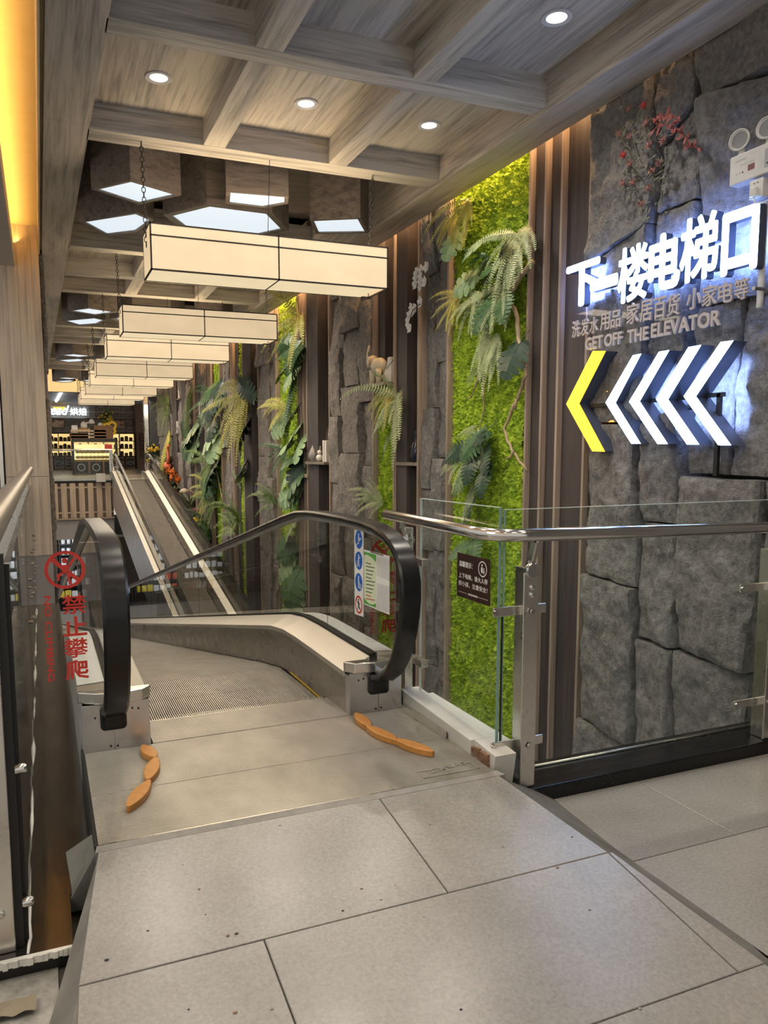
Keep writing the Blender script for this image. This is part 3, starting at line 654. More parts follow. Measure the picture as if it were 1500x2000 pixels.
# ================================================================== RAILINGS
def bolt(parent, c, axis, r=.011, l=.008, m=None):
    c = Vector(c); a = Vector(axis).normalized()*l
    MB().tube([c, c+a*.8, c+a], [r, r, r*.75], 10).build('bolt', m or CHROME, parent, smooth=True)
RR = thing('glass_railing', 'frameless glass corner railing with round steel handrail before the slate wall', 'railing', (1.83, 2.6, -.135))
MB().box(1.745, 3.235, 2.598, 2.610, -.12, 1.035).build('glass_pane', GL, RR)
MB().box(3.250, 3.54, 2.598, 2.610, -.12, 1.035).build('glass_pane', GL, RR)
MB().box(1.715, 1.727, 2.60, 3.29, -.03, 1.045).build('glass_pane', GL, RR)
for (x0, x1, y0, y1, z0, z1) in ((1.7435, 1.746, 2.597, 2.611, -.12, 1.036), (1.7145, 1.7275, 2.597, 2.600, -.03, 1.046)):
    o = MB().box(x0, x1, y0, y1, z0, z1).build('glass_edge', plain('aqua_glass_edge', (.22, .36, .33), .25) if 'aqua_glass_edge' not in MATS else MATS['aqua_glass_edge'], RR); o['label'] = 'pale aqua polished glass edge'
for (x0, x1, y0, y1, z1) in ((1.745, 3.235, 2.598, 2.610, 1.035), (3.25, 3.54, 2.598, 2.610, 1.035), (1.715, 1.727, 2.60, 3.29, 1.045)):
    o = MB().box(x0, x1, y0, y1, z1, z1+.0025).build('glass_edge', plain('pale_glass_edge', (.62, .70, .68), .2) if 'pale_glass_edge' not in MATS else MATS['pale_glass_edge'], RR); o['label'] = 'pale polished top edge of the pane'
o = MB().box(1.715, 1.727, 3.288, 3.291, -.03, 1.047).build('glass_edge', MATS['pale_glass_edge'], RR)
MB().tube([(1.736, 2.597, -.02), (1.736, 2.597, .62)], .004, 5).build('sealant_bead', BLACK, RR)
# handrail with a bend at the corner
hz = .935; hpts = [(1.665, 3.62, .955), (1.655, 3.30, .95), (1.655, 2.80, .945)]
hpts = [(1.63, 3.50, .955), (1.635, 3.1, .95), (1.64, 2.70, .945)]
for i in range(1, 9):
    t = i/9; a = Vector((1.64, 2.70, .943)); b = Vector((1.655, 2.535, .938)); c = Vector((1.84, 2.53, .936)); hpts.append(tuple(a*(1-t)**2+b*2*t*(1-t)+c*t*t))
hpts += [(1.84, 2.53, .936), (2.6, 2.53, .922), (3.54, 2.53, .905)]
MB().tube(hpts, .0265, 18).build('handrail', CHROME, RR, smooth=True)
def rail_post(x, y, parent, flip=1):
    for dx in (-.028, .014):
        MB().box(x+dx, x+dx+.014, y-.05, y+.02, -.133, .80).build('post_plate', STEEL, parent, bev=.002)
    MB().box(x-.014, x+.014, y-.042, y+.012, -.133, -.12).build('post_foot', STEEL, parent)
    MB().box(x-.04, x+.034, y-.06, y-.05, -.133, .78).build('post_front', STEEL, parent, bev=.003)
    MB().lathe([(.0, -.01), (.032, -.01), (.034, 0), (.030, .010), (.0, .012)], (x, y-.062, .79), 18, Matrix.Rotation(PI/2, 3, 'X')).build('post_head', CHROME, parent, smooth=True)
    MB().prism([(x-.006, y-.045, .78), (x-.006, y-.01, .80), (x-.006, y-.055+.0, .915), (x-.006, y-.085, .905)], (.012, 0, 0)).build('handrail_arm', STEEL, parent, bev=.002)
    MB().prism([(x-.01, y-.05, .82), (x+.02, y-.05, .82), (x+.05, y-.06, .912), (x+.03, y-.06, .912)], (0, .012, 0)).build('handrail_arm', STEEL, parent)
    for z in (.62, .05):
        br = MB().box(x-.16 if flip > 0 else x-.20, x+.035, y-.025, y-.017, z-.020, z+.020).build('glass_bracket', STEEL, parent, bev=.003)
        for bx in (x-.15 if flip > 0 else x-.19, x+.0): MB().cyl((bx, y-.066 if bx > x-.1 else y-.025, z), (bx, y-.074 if bx > x-.1 else y-.036, z), .012, 12).build('bolt', CHROME, br, smooth=True)
    for z in (.72, .69): bolt(parent, (x, y-.06, z), (0, -1, 0))
rail_post(1.84, 2.60, RR); rail_post(3.25, 2.60, RR, -1)
MB().box(1.84-.0, 1.84+.10, 2.576, 2.584, .60, .64).build('glass_bracket', STEEL, RR, bev=.003); MB().box(1.84, 1.94, 2.576, 2.584, .03, .07).build('glass_bracket', STEEL, RR, bev=.003)
# post at the walkway end of the side pane
MB().box(1.655, 1.70, 3.33, 3.40, .05, .90).build('post_plate', STEEL, RR, bev=.003); MB().lathe([(0, -.01), (.03, -.01), (.032, 0), (.0, .012)], (1.675, 3.326, .84), 18, Matrix.Rotation(PI/2, 3, 'X')).build('post_head', CHROME, RR, smooth=True)
MB().prism([(1.66, 3.34, .82), (1.69, 3.34, .82), (1.65, 3.34, .93), (1.63, 3.34, .93)], (0, .014, 0)).build('handrail_arm', STEEL, RR)
for z in (.74, .24):
    MB().box(1.68, 1.72, 3.20, 3.33, z-.018, z+.018).build('glass_bracket', STEEL, RR, bev=.003); MB().cyl((1.700, 3.22, z), (1.735, 3.22, z), .014, 12).build('bolt', CHROME, RR, smooth=True)
# cream plinth with a broken chipboard end
PLN = thing('cream_plinth', 'cream box plinth with torn end beside the landing plate', 'plinth', (1.68, 2.9, 0))
MB().prism([(1.632, 3.34, -.13), (1.632, 2.66, -.13), (1.632, 2.66, .060), (1.632, 3.34, .085)], (.105, 0, 0)).build('plinth_body', CREAM, PLN, bev=.003)
MB().prism([(1.652, 2.655, -.13), (1.652, 2.53, -.13), (1.652, 2.50, .045), (1.652, 2.66, .058)], (.10, 0, 0)).build('plinth_end', CREAM, PLN)
ch = MB()
for i in range(12): y = 2.54+i*.022; ch.box(1.634+.006*random.random(), 1.652, y, y+.0225, -.012+.004*i, .03+.01*random.random())
ch.build('torn_chipboard', CHIP, PLN)
MB().prism([(1.60, 3.33, .0), (1.63, 3.33, .0), (1.63, 2.86, .0), (1.618, 2.84, .0)], (0, 0, .03)).build('loose_trim', STEEL, PLN)
MB().box(1.738, 1.80, 2.60, 3.3, .0, .055).build('plinth_ledge', CREAM, PLN)
# ---- left railing
LR = thing('glass_railing', 'glass railing with thick round handrail along the dark polished plate', 'railing', (-.1, 2.3, -.14))
for (a, b) in ((2.26, 4.52), (4.56, 6.7), (6.74, 8.9)):
    MB().box(-.106, -.094, a, b, -.138, .97).build('glass_pane', GL, LR)
    o = MB().box(-.1062, -.0938, a-.004, a, -.138, .97).build('glass_edge', BLACK, LR); o['label'] = 'black end of the glass pane'
    MB().box(-.108, -.092, a, b, .970, .974).build('edge_strip', STEEL, LR)
MB().box(-.128, -.106, 2.235, 2.262, -.139, 1.0).build('glass_edge', BLACK, LR)
MB().tube([(-.112, .2, 1.12), (-.112, 4.0, 1.12), (-.108, 8.2, 1.12)], .038, 18).build('handrail', plain('warm_handrail_steel', (.34, .30, .26), .34, .7, .12, (30, 2, 30)), LR, smooth=True)
for y in (2.22, 4.54, 6.72, 8.7):
    MB().box(-.27, -.128, y, y+.016, -.139, .93).build('post_plate', STEEL, LR, bev=.003)
    MB().prism([(-.22, y, .90), (-.14, y, .93), (-.118, y, 1.10), (-.135, y, 1.10)], (0, .016, 0)).build('handrail_arm', STEEL, LR)
    for z in (.60, .40, .37, -.02):
        bolt(LR, (-.165, y, z), (0, -1, 0), .014, .008)
for k in range(18):
    z = 0.86-.055*k; bolt(LR, (-.094, 4.7+.22*k, .3+.2*math.sin(k)), (1, 0, 0), .010, .014)
bolt(LR, (-.105, 2.215, .40), (1, 0, 0), .014, .03); bolt(LR, (-.105, 2.225, -.0), (1, 0, 0), .014, .03)
# ---- clear acrylic sheets NO CLIMBING
def climb_panel(x0, x1, z0, z1, yy, label, xr):
    """x0..x1 sheet, xr: right edge of the column of big characters"""
    t = thing('no_climbing_panel', label, 'warning panel', ((x0+x1)/2, yy, z0), 'no climbing panels')
    MB().box(x0, x1, yy-.002, yy+.002, z0, z1).build('acrylic_sheet', ACRY, t)
    y = yy-.0025; A = (1, 0, 0); B = (0, 0, 1); S = (z1-z0)/.60
    cx, cz, r = xr-.075*S, z1-.105*S, .076*S
    b = MB(); n = 40; vs = []; 
    for rr_ in (r, r-.013*S):
        vs += [(cx+rr_*math.cos(2*PI*i/n), y, cz+rr_*math.sin(2*PI*i/n)) for i in range(n)]
    b.add(vs, [(i, (i+1) % n, n+(i+1) % n, n+i) for i in range(n)])
    b.prism([(cx-.058*S, y, cz+.042*S), (cx-.048*S, y, cz+.054*S), (cx+.058*S, y, cz-.042*S), (cx+.048*S, y, cz-.054*S)], (0, -.0004, 0)); b.build('prohibition_ring', RED, t)
    m = MB(); q = lambda pts: m.prism([(cx+a*S, y-.0002, cz+c*S) for a, c in pts], (0, -.0004, 0))
    m.ball((cx, y, cz+.036*S), .011*S, 12, 8, (1, .03, 1)); q([(-.012, .02), (.014, .02), (.014, -.012), (-.012, -.012)])
    q([(-.012, .02), (-.034, .045), (-.040, .038), (-.014, .002)]); q([(.012, .02), (.034, .048), (.041, .042), (.014, .004)])
    q([(.004, -.01), (.014, -.01), (.022, -.058), (.012, -.060)]); q([(-.012, -.008), (.0, -.012), (-.020, -.026), (-.032, -.018)]); q([(-.032, -.018), (-.020, -.026), (-.022, -.044), (-.030, -.042)])
    m.build('climbing_figure', RED, t)
    for i, c in enumerate('禁止攀爬'):
        lettering('big_character', c, RED, (xr-.092*S, y, z1-(.285+.089*i)*S), A, B, (.090*S, .080*S), t, .0006, 0, thick=.014 if c in '禁攀' else .026)
    lettering('small_lettering', 'NO CLIMBING', RED, (xr-.158*S, y, z1-.205*S), (0, 0, -1), (1, 0, 0), (.345*S, .026*S), t, .0006, 0, thick=.02)
    return t
p0, p1 = aty(17, 1066, 2.5), aty(205, 1345, 2.5)
climb_panel(p0.x, p1.x, p1.z+.004, p0.z, 2.5, 'clear acrylic no climbing sheet between handrail and left newel', aty(170, 1200, 2.5).x)
climb_panel(1.50, 1.70, .30, .86, 3.47, 'clear acrylic no climbing sheet behind the right newel glass', 1.672)
# ---- stickers on the newel glass
XG = 1.484
def on_glass(px, py): p = atx(px, py, XG); return p
st = thing('sticker_strip', 'white strip of four round safety pictograms on newel glass', 'sticker', tuple(on_glass(700, 1205)))
def gpoly(pts, m, name, parent, dx=.0006, lab=None):
    o = MB().prism([(XG-dx, p.y, p.z) for p in (on_glass(a, b) for a, b in pts)], (.0005, 0, 0)).build(name, m, parent)
    if lab: o['label'] = lab
    return o
BLUE = plain('sign_blue', (.02, .13, .55), .4, var=.03); GREEN = plain('notice_green', (.10, .38, .06), .5, var=.05); PALEG = plain('notice_pale_green', (.68, .76, .55), .5, var=.05); INK = plain('ink_black', (.03, .03, .03), .6); GREYP = plain('grey_print', (.50, .50, .50), .6)
gpoly([(692, 1029), (710, 1033), (710, 1205), (693, 1199)], PAPER, 'sticker_sheet', st)
for i, c in enumerate(((701, 1054), (701, 1095), (701, 1137), (701, 1181))):
    p = on_glass(*c); r = .047; n = 24
    MB().prism([(XG-.0010, p.y+r*math.cos(2*PI*k/n), p.z+r*math.sin(2*PI*k/n)) for k in range(n)], (.0004, 0, 0)).build('pictogram_disc', BLUE if i < 3 else RED, st)
    if i == 3: MB().prism([(XG-.0013, p.y+.036*math.cos(2*PI*k/n), p.z+.036*math.sin(2*PI*k/n)) for k in range(n)], (.0003, 0, 0)).build('pictogram_ground', PAPER, st)
    g = MB(); X = XG-.0017; ink = PAPER if i < 3 else INK
    def bar(a, b, wd):
        a = Vector((X, p.y-a[0], p.z+a[1])); b = Vector((X, p.y-b[0], p.z+b[1])); d = (b-a).normalized(); nn = Vector((0, -d.z, d.y))*wd/2
        g.prism([a-nn, b-nn, b+nn, a+nn], (-.0003, 0, 0))
    g.ball((X, p.y, p.z+.026), .007, 10, 6, (.05, 1, 1)); bar((0, .018), (0, -.008), .012)
    if i == 0: bar((-.03, -.032), (.034, .012), .005); bar((0, -.006), (.0, -.022), .008); bar((0, .012), (.018, .004), .005)
    elif i == 1: bar((0, -.006), (-.012, -.032), .006); bar((0, -.006), (.012, -.032), .006); bar((0, .012), (.022, .02), .005); bar((-.02, .0), (-.02, -.03), .004)
    elif i == 2: bar((0, -.006), (0, -.03), .008); bar((.012, .0), (.012, -.03), .005); bar((.012, -.03), (.03, -.03), .005); bar((.028, -.03), (.028, -.005), .006)
    else: bar((0, -.006), (-.014, -.026), .006); bar((0, -.006), (.014, -.022), .006); bar((-.02, .014), (.02, .004), .005); bar((-.026, .026), (.026, -.026), .006)
    g.build('pictogram_figure', ink, st)
nb = thing('notice_sheet', 'green and white printed notice taped to the newel glass', 'notice', tuple(on_glass(735, 1200)))
gpoly([(711, 1073), (761, 1086), (761, 1201), (711, 1180)], PAPER, 'sheet', nb); gpoly([(711.6, 1077), (735, 1084), (735, 1186), (711.6, 1177)], PALEG, 'green_page', nb, .0010)
gpoly([(711.6, 1077), (735, 1084), (735, 1098), (728, 1090), (718, 1083), (711.6, 1084)], GREEN, 'green_wave', nb, .0014); gpoly([(711.6, 1168), (720, 1178), (728, 1181), (735, 1179), (735, 1187), (711.6, 1178)], GREEN, 'green_wave', nb, .0014)
gpoly([(736, 1085), (761, 1092), (761, 1198), (736, 1189)], plain('grey_page', (.62, .62, .62), .6), 'grey_page', nb, .0010)
gpoly([(736, 1124), (761, 1135), (761, 1146), (736, 1138)], PAPER, 'white_band', nb, .0014)
for k in range(11): a = 1098+k*7; gpoly([(715, a), (715+10+(k*7) % 9, a+3.4), (715+10+(k*7) % 9, a+5), (715, a+1.6)], INK if k < 9 else RED, 'print_line', nb, .0014)
for k in range(11): a = 1146+k*4; gpoly([(737, a), (759, a+7.4), (759, a+7.9), (737, a+.5)], GREYP, 'print_line', nb, .0014)
for k in range(9): gpoly([(724+k*2.8, 1076.5+k*.8), (726+k*2.8, 1077+k*.8), (726+k*2.8, 1080+k*.8), (724+k*2.8, 1079.4+k*.8)], INK, 'heading_character', nb, .0010)
# ---- brown reminder plate on the side pane
XS = 1.713
rp = lambda a, b: atx(a, b, XS)
c = [rp(894, 1078), rp(958, 1094), rp(958, 1185), rp(893, 1163)]
rm = thing('reminder_plate', 'dark brown safety reminder plate on the glass beside the post', 'sign', tuple(c[3]))
BROWN = plain('brown_plate', (.040, .016, .014), .4, var=.05)
MB().prism([(XS-.002, p.y, p.z) for p in c], (.0015, 0, 0)).build('plate', BROWN, rm, bev=.001)
y_l, y_r = c[0].y, c[1].y; zt, zb = (c[0].z+c[1].z)/2, (c[2].z+c[3].z)/2; H_ = zt-zb; Wd = y_l-y_r
AX = (0, -1, 0); AZ = (0, 0, 1)
def rtext(s, u, v, wd, h, bold=.012): lettering('plate_lettering', s, PAPER, (XS-.0024, y_l-u*Wd, zb+v*H_), AX, AZ, (wd*Wd, h*H_), rm, .0004, 0, thick=bold)
rtext('温馨提示：', .07, .70, .42, .13, .02); rtext('上下电梯，请大人带', .06, .44, .88, .12); rtext('好小孩，注意安全！', .06, .26, .88, .12)
MB().box(XS-.0026, XS-.002, y_l-.33*Wd, y_l-.05*Wd, zb+.115*H_, zb+.122*H_).build('plate_rule', PAPER, rm); MB().box(XS-.0026, XS-.002, y_l-.95*Wd, y_l-.68*Wd, zb+.115*H_, zb+.122*H_).build('plate_rule', PAPER, rm)
for k in range(8): MB().box(XS-.0026, XS-.002, y_l-(.37+.037*k+.024)*Wd, y_l-(.37+.037*k)*Wd, zb+.098*H_, zb+.138*H_).build('maker_mark', PAPER, rm)
pc = Vector((XS-.0026, y_l-.79*Wd, zb+.76*H_)); vs = []; n = 24
for r_ in (.034, .029): vs += [(pc.x, pc.y+r_*math.cos(2*PI*i/n), pc.z+r_*math.sin(2*PI*i/n)) for i in range(n)]
ic = MB().add(vs, [(i, (i+1) % n, n+(i+1) % n, n+i) for i in range(n)]); ic.ball((pc.x, pc.y+.004, pc.z+.016), .005, 8, 6, (.05, 1, 1)); ic.ball((pc.x, pc.y+.005, pc.z-.004), .011, 8, 6, (.03, .7, 1.3)); ic.ball((pc.x, pc.y-.010, pc.z+.002), .004, 8, 6, (.05, 1, 1)); ic.ball((pc.x, pc.y-.010, pc.z-.011), .007, 8, 6, (.03, .7, 1.3))
ic.build('child_pictogram', PAPER, rm)
# ================================================================== ILLUMINATED SIGN
XS2 = 3.36; SA, SB = Vector((0, -1, 0)), Vector((0, 0, 1))
RETURN = plain('sign_return_metal', (.10, .12, .18), .35, .4)
chars = [('下', 1107, 1171, 512, 597, 'first large glowing character of the sign, two strokes hanging from a bar'), ('一', 1154, 1207, 541, 563, 'single glowing horizontal stroke character, second in the sign'), ('楼', 1208, 1266, 479, 588, 'glowing white character third in the sign, above the acrylic strip'),
         ('电', 1268, 1329, 455, 566, 'glowing white character fourth in the sign, with hooked tail'), ('梯', 1330, 1403, 420, 547, 'glowing white character fifth in the sign, dense strokes'), ('口', 1411, 1481, 408, 532, 'glowing white square frame character at the end of the sign')]
for ch, a, b, t, bt, lab in chars:
    m_ = (a+b)/2; p0 = atx(a, (t+bt)/2, XS2); p1 = atx(b, (t+bt)/2, XS2); z1 = atx(m_, t, XS2).z; z0 = atx(m_, bt, XS2).z
    o = thing('channel_letter', lab, 'sign letter', (XS2+.03, (p0.y+p1.y)/2, z0), 'glowing white sign characters')
    bo = .020 if ch in '楼梯' else .034
    lettering('letter_face', ch, LED_W, (XS2, p0.y, z0), SA, SB, (p0.y-p1.y, z1-z0), o, .006, 0, thick=bo)
    lettering('letter_return', ch, RETURN, (XS2+.05, p0.y, z0), SA, SB, (p0.y-p1.y, z1-z0), o, .049, 0, thick=bo)
    al = area('letter_halo_fill', (XS2+.062, (p0.y+p1.y)/2, (z0+z1)/2), (XS2+1, (p0.y+p1.y)/2, (z0+z1)/2), (p0.y-p1.y)*.8, (z1-z0)*.8, 3.5, (.22, .36, 1))  # added light tinting the wall to imitate the sign's blue glare
chev = [[(1158, 685.5), (1181.7, 685.5), (1129.8, 788), (1180, 882), (1156.8, 881.4), (1106, 789)], [(1236, 694), (1251, 691), (1200.8, 786.7), (1250, 866.7), (1233, 866.7), (1182.6, 786.7)],
        [(1287, 687), (1305.7, 684), (1248, 783.8), (1302.8, 867), (1284, 867), (1228.6, 784.6)], [(1344.5, 678), (1368, 673.8), (1303.4, 780), (1364, 868), (1341.5, 868), (1281.4, 780)], [(1407.5, 668), (1431, 665), (1357.7, 774), (1426.6, 869.7), (1403, 869.7), (1335, 774)]]
cl = ['glowing yellow chevron leading the row of arrows', 'white chevron next to the yellow one', 'second white chevron counted from the yellow one', 'third white chevron counted from the yellow one', 'last white chevron, farthest from the yellow one']
for i, c in enumerate(chev):
    P = [atx(a, b, XS2) for a, b in c]; o = thing('chevron_light', cl[i], 'arrow sign', tuple(P[4]), 'glowing chevron arrows')
    MB().prism([(XS2, p.y, p.z) for p in P], (.006, 0, 0)).build('chevron_face', LED_Y if i == 0 else LED_W, o)
    MB().prism([(XS2+.0065, p.y, p.z) for p in P], (.10, 0, 0)).build('chevron_return', RETURN, o)
    cm = sum(P, Vector())/6
    al = area('chevron_halo_fill', (XS2+.11, cm.y, cm.z), (XS2+1, cm.y, cm.z),   .22, .36, 1.8, (1, .4, .05) if i == 0 else (.30, .45, 1))  # light added behind the chevron to imitate its glow on the wall
fr = thing('sign_frame', 'dark steel bracket carrying the chevron arrows', 'bracket', (3.44, atx(1400, 930, 3.44).y, atx(1400, 930, 3.44).z))
p0, p1 = atx(1140, 785, 3.44), atx(1415, 770, 3.44); MB().box(3.43, 3.45, p1.y, p0.y, p1.z-.012, p1.z+.012).build('cross_bar', BLACK, fr)
p0, p1 = atx(1390, 770, 3.44), atx(1398, 930, 3.44); MB().box(3.43, 3.45, p1.y-.012, p1.y+.012, p1.z, p0.z).build('upright_bar', BLACK, fr)
XA = 3.33
c = [atx(1116, 616, XA), atx(1479, 520, XA), atx(1477, 634, XA), atx(1119, 697, XA)]
ap = thing('acrylic_sign_strip', 'clear acrylic strip with small grey wording beneath the glowing characters', 'sign', tuple(c[3]))
MB().prism([(XA, p.y, p.z) for p in c], (.004, 0, 0)).build('acrylic_sheet', ACRY, ap)
GREYL = plain('grey_letter', (.50, .46, .48), .45, var=.04)
def strip_text(items, name, bold):
    for s, a, b, tl, bl, tr, br in items:
        n = len(s)
        for i, ch in enumerate(s):
            if ch == ' ': continue
            u0, u1 = i/n, (i+.90)/n; x0, x1 = a+(b-a)*u0, a+(b-a)*u1
            tt = tl+(tr-tl)*(u0+u1)/2; bb = bl+(br-bl)*(u0+u1)/2; p = atx(x0, (tt+bb)/2, XA); q = atx(x1, (tt+bb)/2, XA); m_ = (x0+x1)/2
            z1, z0 = atx(m_, tt, XA).z, atx(m_, bb, XA).z
            lettering(name, ch, GREYL, (XA-.001, p.y, z0), SA, SB, (p.y-q.y, z1-z0), ap, .012, 0, thick=bold)
strip_text([('洗发水', 1120, 1172, 628, 661, 617, 649), ('用品', 1175, 1217, 614, 647, 603, 638), ('家居百货', 1227, 1332, 594, 635, 572, 614), ('小家电等', 1344, 1468, 566, 607, 540, 582)], 'strip_character', .014)
# Latin line: fit the whole words so that the spacing stays natural
for s, a, b, t, bt in (('GET', 1146, 1180, 657, 682), ('OFF', 1183, 1218, 650, 675), ('THE', 1228, 1269, 641, 667), ('ELEVATOR', 1275, 1409, 618, 648)):
    n = len(s)
    p, q = atx(a, (t+bt)/2, XA), atx(b, (t+bt)/2-0, XA)
    z0, z1 = atx((a+b)/2, bt, XA).z, atx((a+b)/2, t, XA).z
    lettering('strip_word', s, GREYL, (XA-.001, p.y, z0), SA, SB, (p.y-q.y, z1-z0), ap, .012, 0, thick=.03)
p = atx(1473, 563, XA); MB().cyl((XA-.004, p.y, p.z), (XA+.1, p.y, p.z), .010, 10).build('standoff', CHROME, ap)
# ---- emergency light
XE = 3.36
pt = [atx(1424, 311, XE), atx(1512, 272, XE), atx(1512, 332, XE), atx(1426, 364, XE)]
y0, y1 = atx(1425, 338, XE).y, atx(1512, 300, XE).y; zt = atx(1468, 291, XE).z; zb = atx(1468, 348, XE).z
em = thing('emergency_light', 'white twin head emergency light above the last sign character', 'emergency light', (XE, (y0+y1)/2, zb))
MB().box(XE, XE+.07, y1, y0, zb, zt).build('lamp_housing', WHITEP, em, bev=.005)
GLR = plain('lamp_reflector', (.80, .80, .78), .18, .8)
for f in (.18, .80):
    yy = y0+(y1-y0)*f; c = Vector((XE+.01, yy, zt+.072)); M_ = Matrix.Rotation(-PI/2, 3, 'Y') @ Matrix.Rotation(.25, 3, 'X')
    MB().lathe([(.0, -.03), (.03, -.03), (.050, .0), (.053, .012), (.049, .014), (.046, .006), (.0, -.012)], c, 22, M_).build('lamp_head', WHITEP, em, smooth=True)
    MB().lathe([(.046, .004), (.02, -.012), (.0, -.016)], c, 18, M_).build('lamp_reflector', GLR, em, smooth=True)
    MB().cyl((XE+.025, yy, zt), (XE+.025, yy, zt+.03), .016, 12).build('lamp_neck', WHITEP, em, smooth=True)
def emk(u0, u1, v0, v1, m, name): MB().box(XE-.0012, XE+.001, y0+(y1-y0)*u1, y0+(y1-y0)*u0, zb+(zt-zb)*v0, zb+(zt-zb)*v1).build(name, m, em)
for k in range(7): emk(.13+.036*k, .15+.036*k, .74, .80, GREYP, 'print_mark')
for k in range(9): emk(.27+.036*k, .283+.036*k, .56, .61, GREYP, 'print_mark')
emk(.43, .58, .30, .50, plain('test_window', (.25, .12, .12), .3), 'test_window'); emk(.80, .94, .18, .80, plain('grey_badge', (.45, .46, .50), .4), 'badge'); emk(.85, .89, .28, .34, INK, 'badge_dot')
for k in range(3): emk(.16+.07*k, .185+.07*k, .30, .35, INK if k == 2 else GREYP, 'status_dot')
p0, p1 = atx(1463, 372, XE), atx(1490, 360, XE); z0, z1 = atx(1477, 386, XE).z, atx(1477, 350, XE).z
so = thing('wall_socket', 'white wall socket with plugged lead below the emergency light', 'socket', (XE, p0.y, z0)); MB().box(XE, XE+.06, p1.y, p0.y, z0, z1).build('socket_box', WHITEP, so, bev=.004)
cy_, cz_ = (p0.y+p1.y)/2, (z0+z1)/2
MB().prism([(XE-.022, cy_+.022, cz_-.04), (XE-.022, cy_-.022, cz_-.04), (XE-.022, cy_-.014, cz_+.005), (XE-.022, cy_+.014, cz_+.005)], (.022, 0, 0)).build('plug', WHITEP, so, bev=.004)
for d in (-.010, .010): MB().cyl((XE-.001, cy_+d, cz_+.026), (XE+.001, cy_+d, cz_+.026), .0035, 8).build('socket_hole', BLACK, so)
MB().tube([(XE-.012, cy_, cz_-.04), (XE-.012, cy_-.01, cz_-.075), (XE-.01, cy_-.06, cz_-.085), (XE, cy_-.14, cz_-.06), (XE+.02, cy_-.2, cz_+.02)], .004, 6).build('lead', WHITEP, so, smooth='all')
p = atx(1490, 480, 3.43); tag(MB().cyl((3.43, p.y, atx(1490, 600, 3.43).z), (3.43, p.y, atx(1486, 400, 3.43).z), .016, 10).build('cable_conduit', WHITEP, smooth=True), 'pale cable conduit running down beside the last sign character', 'conduit')
# ================================================================== PLANTS
def frond_mesh(Ln, pairs, wid, droop, seed, m):
    """fern frond along +x, drooping in -z"""
    rnd = random.Random(seed); b = MB(); path = []; 
    for i in range(pairs+1):
        t = i/pairs; path.append(Vector((Ln*t*(1-.25*droop*t), .04*Ln*math.sin(t*3+seed), Ln*(.28*t-droop*t*t))))
    b.tube(path, [.004*(1-.8*i/pairs) for i in range(pairs+1)], 4)
    for i in range(1, pairs):
        t = i/pairs; w = wid*math.sin(PI*min(1, .12+.88*t)**.7)*(1-.35*t); d = (path[i+1]-path[i-1]).normalized(); p = path[i]
        for s in (-1, 1):
            o = Vector((0, s, 0))*w+d*w*.42+Vector((0, 0, -w*(.25+.2*rnd.random()))); h = d*(Ln/pairs*.30)
            b.add([p-h, p+o*.55-h*.95, p+o, p+o*.55+h*.95, p+h], [(0, 1, 2, 3, 4)])
    return b.mesh('frond', m)
def monstera_mesh(s, m, seed, lobes=5, cut=.55, narrow=1.):
    """split leaf of length s along +x, deep side cuts"""
    b = MB(); n = lobes*2
    rnd = random.Random(seed); mid = [Vector((s*t, 0, .12*s*math.sin(t*2.6)-.05*s*t*t)) for t in [i/12 for i in range(13)]]
    def M(t): i = min(11, int(t*12)); f = t*12-i; return mid[i].lerp(mid[i+1], f)
    for sd in (-1, 1):
        for k in range(lobes+1):
            t0, t1 = k/(lobes+1), (k+1)/(lobes+1); g = (.16 if lobes < 6 else .24)/(lobes+1)
            def wd(t): return narrow*s*.52*math.sin(PI*(.10+.86*t)**.85)**.75
            a, c = t0+g, t1-g; root0, root1 = M(t0), M(t1)
            w0, w1 = wd(a), wd(c); fwd = .20
            inn0, inn1 = w0*(1-cut), w1*(1-cut)
            def pt(t, w, f): p = M(max(0, min(1, t)))+Vector((f*w*.55, sd*w, -.16*w)); return p
            vs = [root0, pt(t0, inn0*.9, fwd), pt(a, w0*.8, .35), pt((a+c)/2, (w0+w1)/2, .4), pt(c, w1*.86, .45), pt(t1, inn1*.9, fwd), root1]
            b.add(vs, [(0, 1, 5, 6), (1, 2, 3, 4, 5)])
        b.add([M(0), M(0)+Vector((-.10*s, sd*.16*s, -.02*s)), M(0)+Vector((.05*s, sd*.30*s*narrow, -.05*s)), M(.12)], [(0, 1, 2, 3)])
    b.tube([Vector((-.35*s, 0, -.12*s)), Vector((-.12*s, 0, -.01*s)), M(0)]+[M(t) for t in (.3, .6, .95)], [s*.014, s*.014, s*.013, s*.010, s*.007, s*.003], 5)
    return b.mesh('leaf', m)
def grow_frond(p, d, Ln, wid, g, m, t, rnd, xmax=3.475, pairs=24):
    b = MB(); path = [p.copy()]; d = d.normalized(); st = Ln/pairs
    for i in range(pairs):
        d = (d+Vector((0, 0, -g*st*3.2/Ln*(.35+i/pairs)))).normalized(); q = path[-1]+d*st
        if q.x > xmax: q.x = xmax
        path.append(q)
    b.tube(path, [.005*Ln**.5*(1-.8*i/pairs) for i in range(pairs+1)], 4, False)
    for i in range(1, pairs):
        t_ = i/pairs; dd = (path[i+1]-path[i-1]).normalized(); n_ = Vector((-1, -.25, .35)); n_ = (n_-dd*n_.dot(dd)).normalized(); sd = dd.cross(n_).normalized()
        w = wid*(min(1, t_*5)**.6)*(1-t_)**.55*1.15; h = dd*st*.30
        for s_ in (-1, 1):
            o = sd*s_*w+dd*w*.30-n_*w*(.15+.2*rnd.random()); q = path[i]
            b.add([q-h, q+o*.5-h*.9, q+o, q+o*.55+h*.9, q+h], [(0, 1, 2, 3, 4)])
    b.build('frond', m, t)
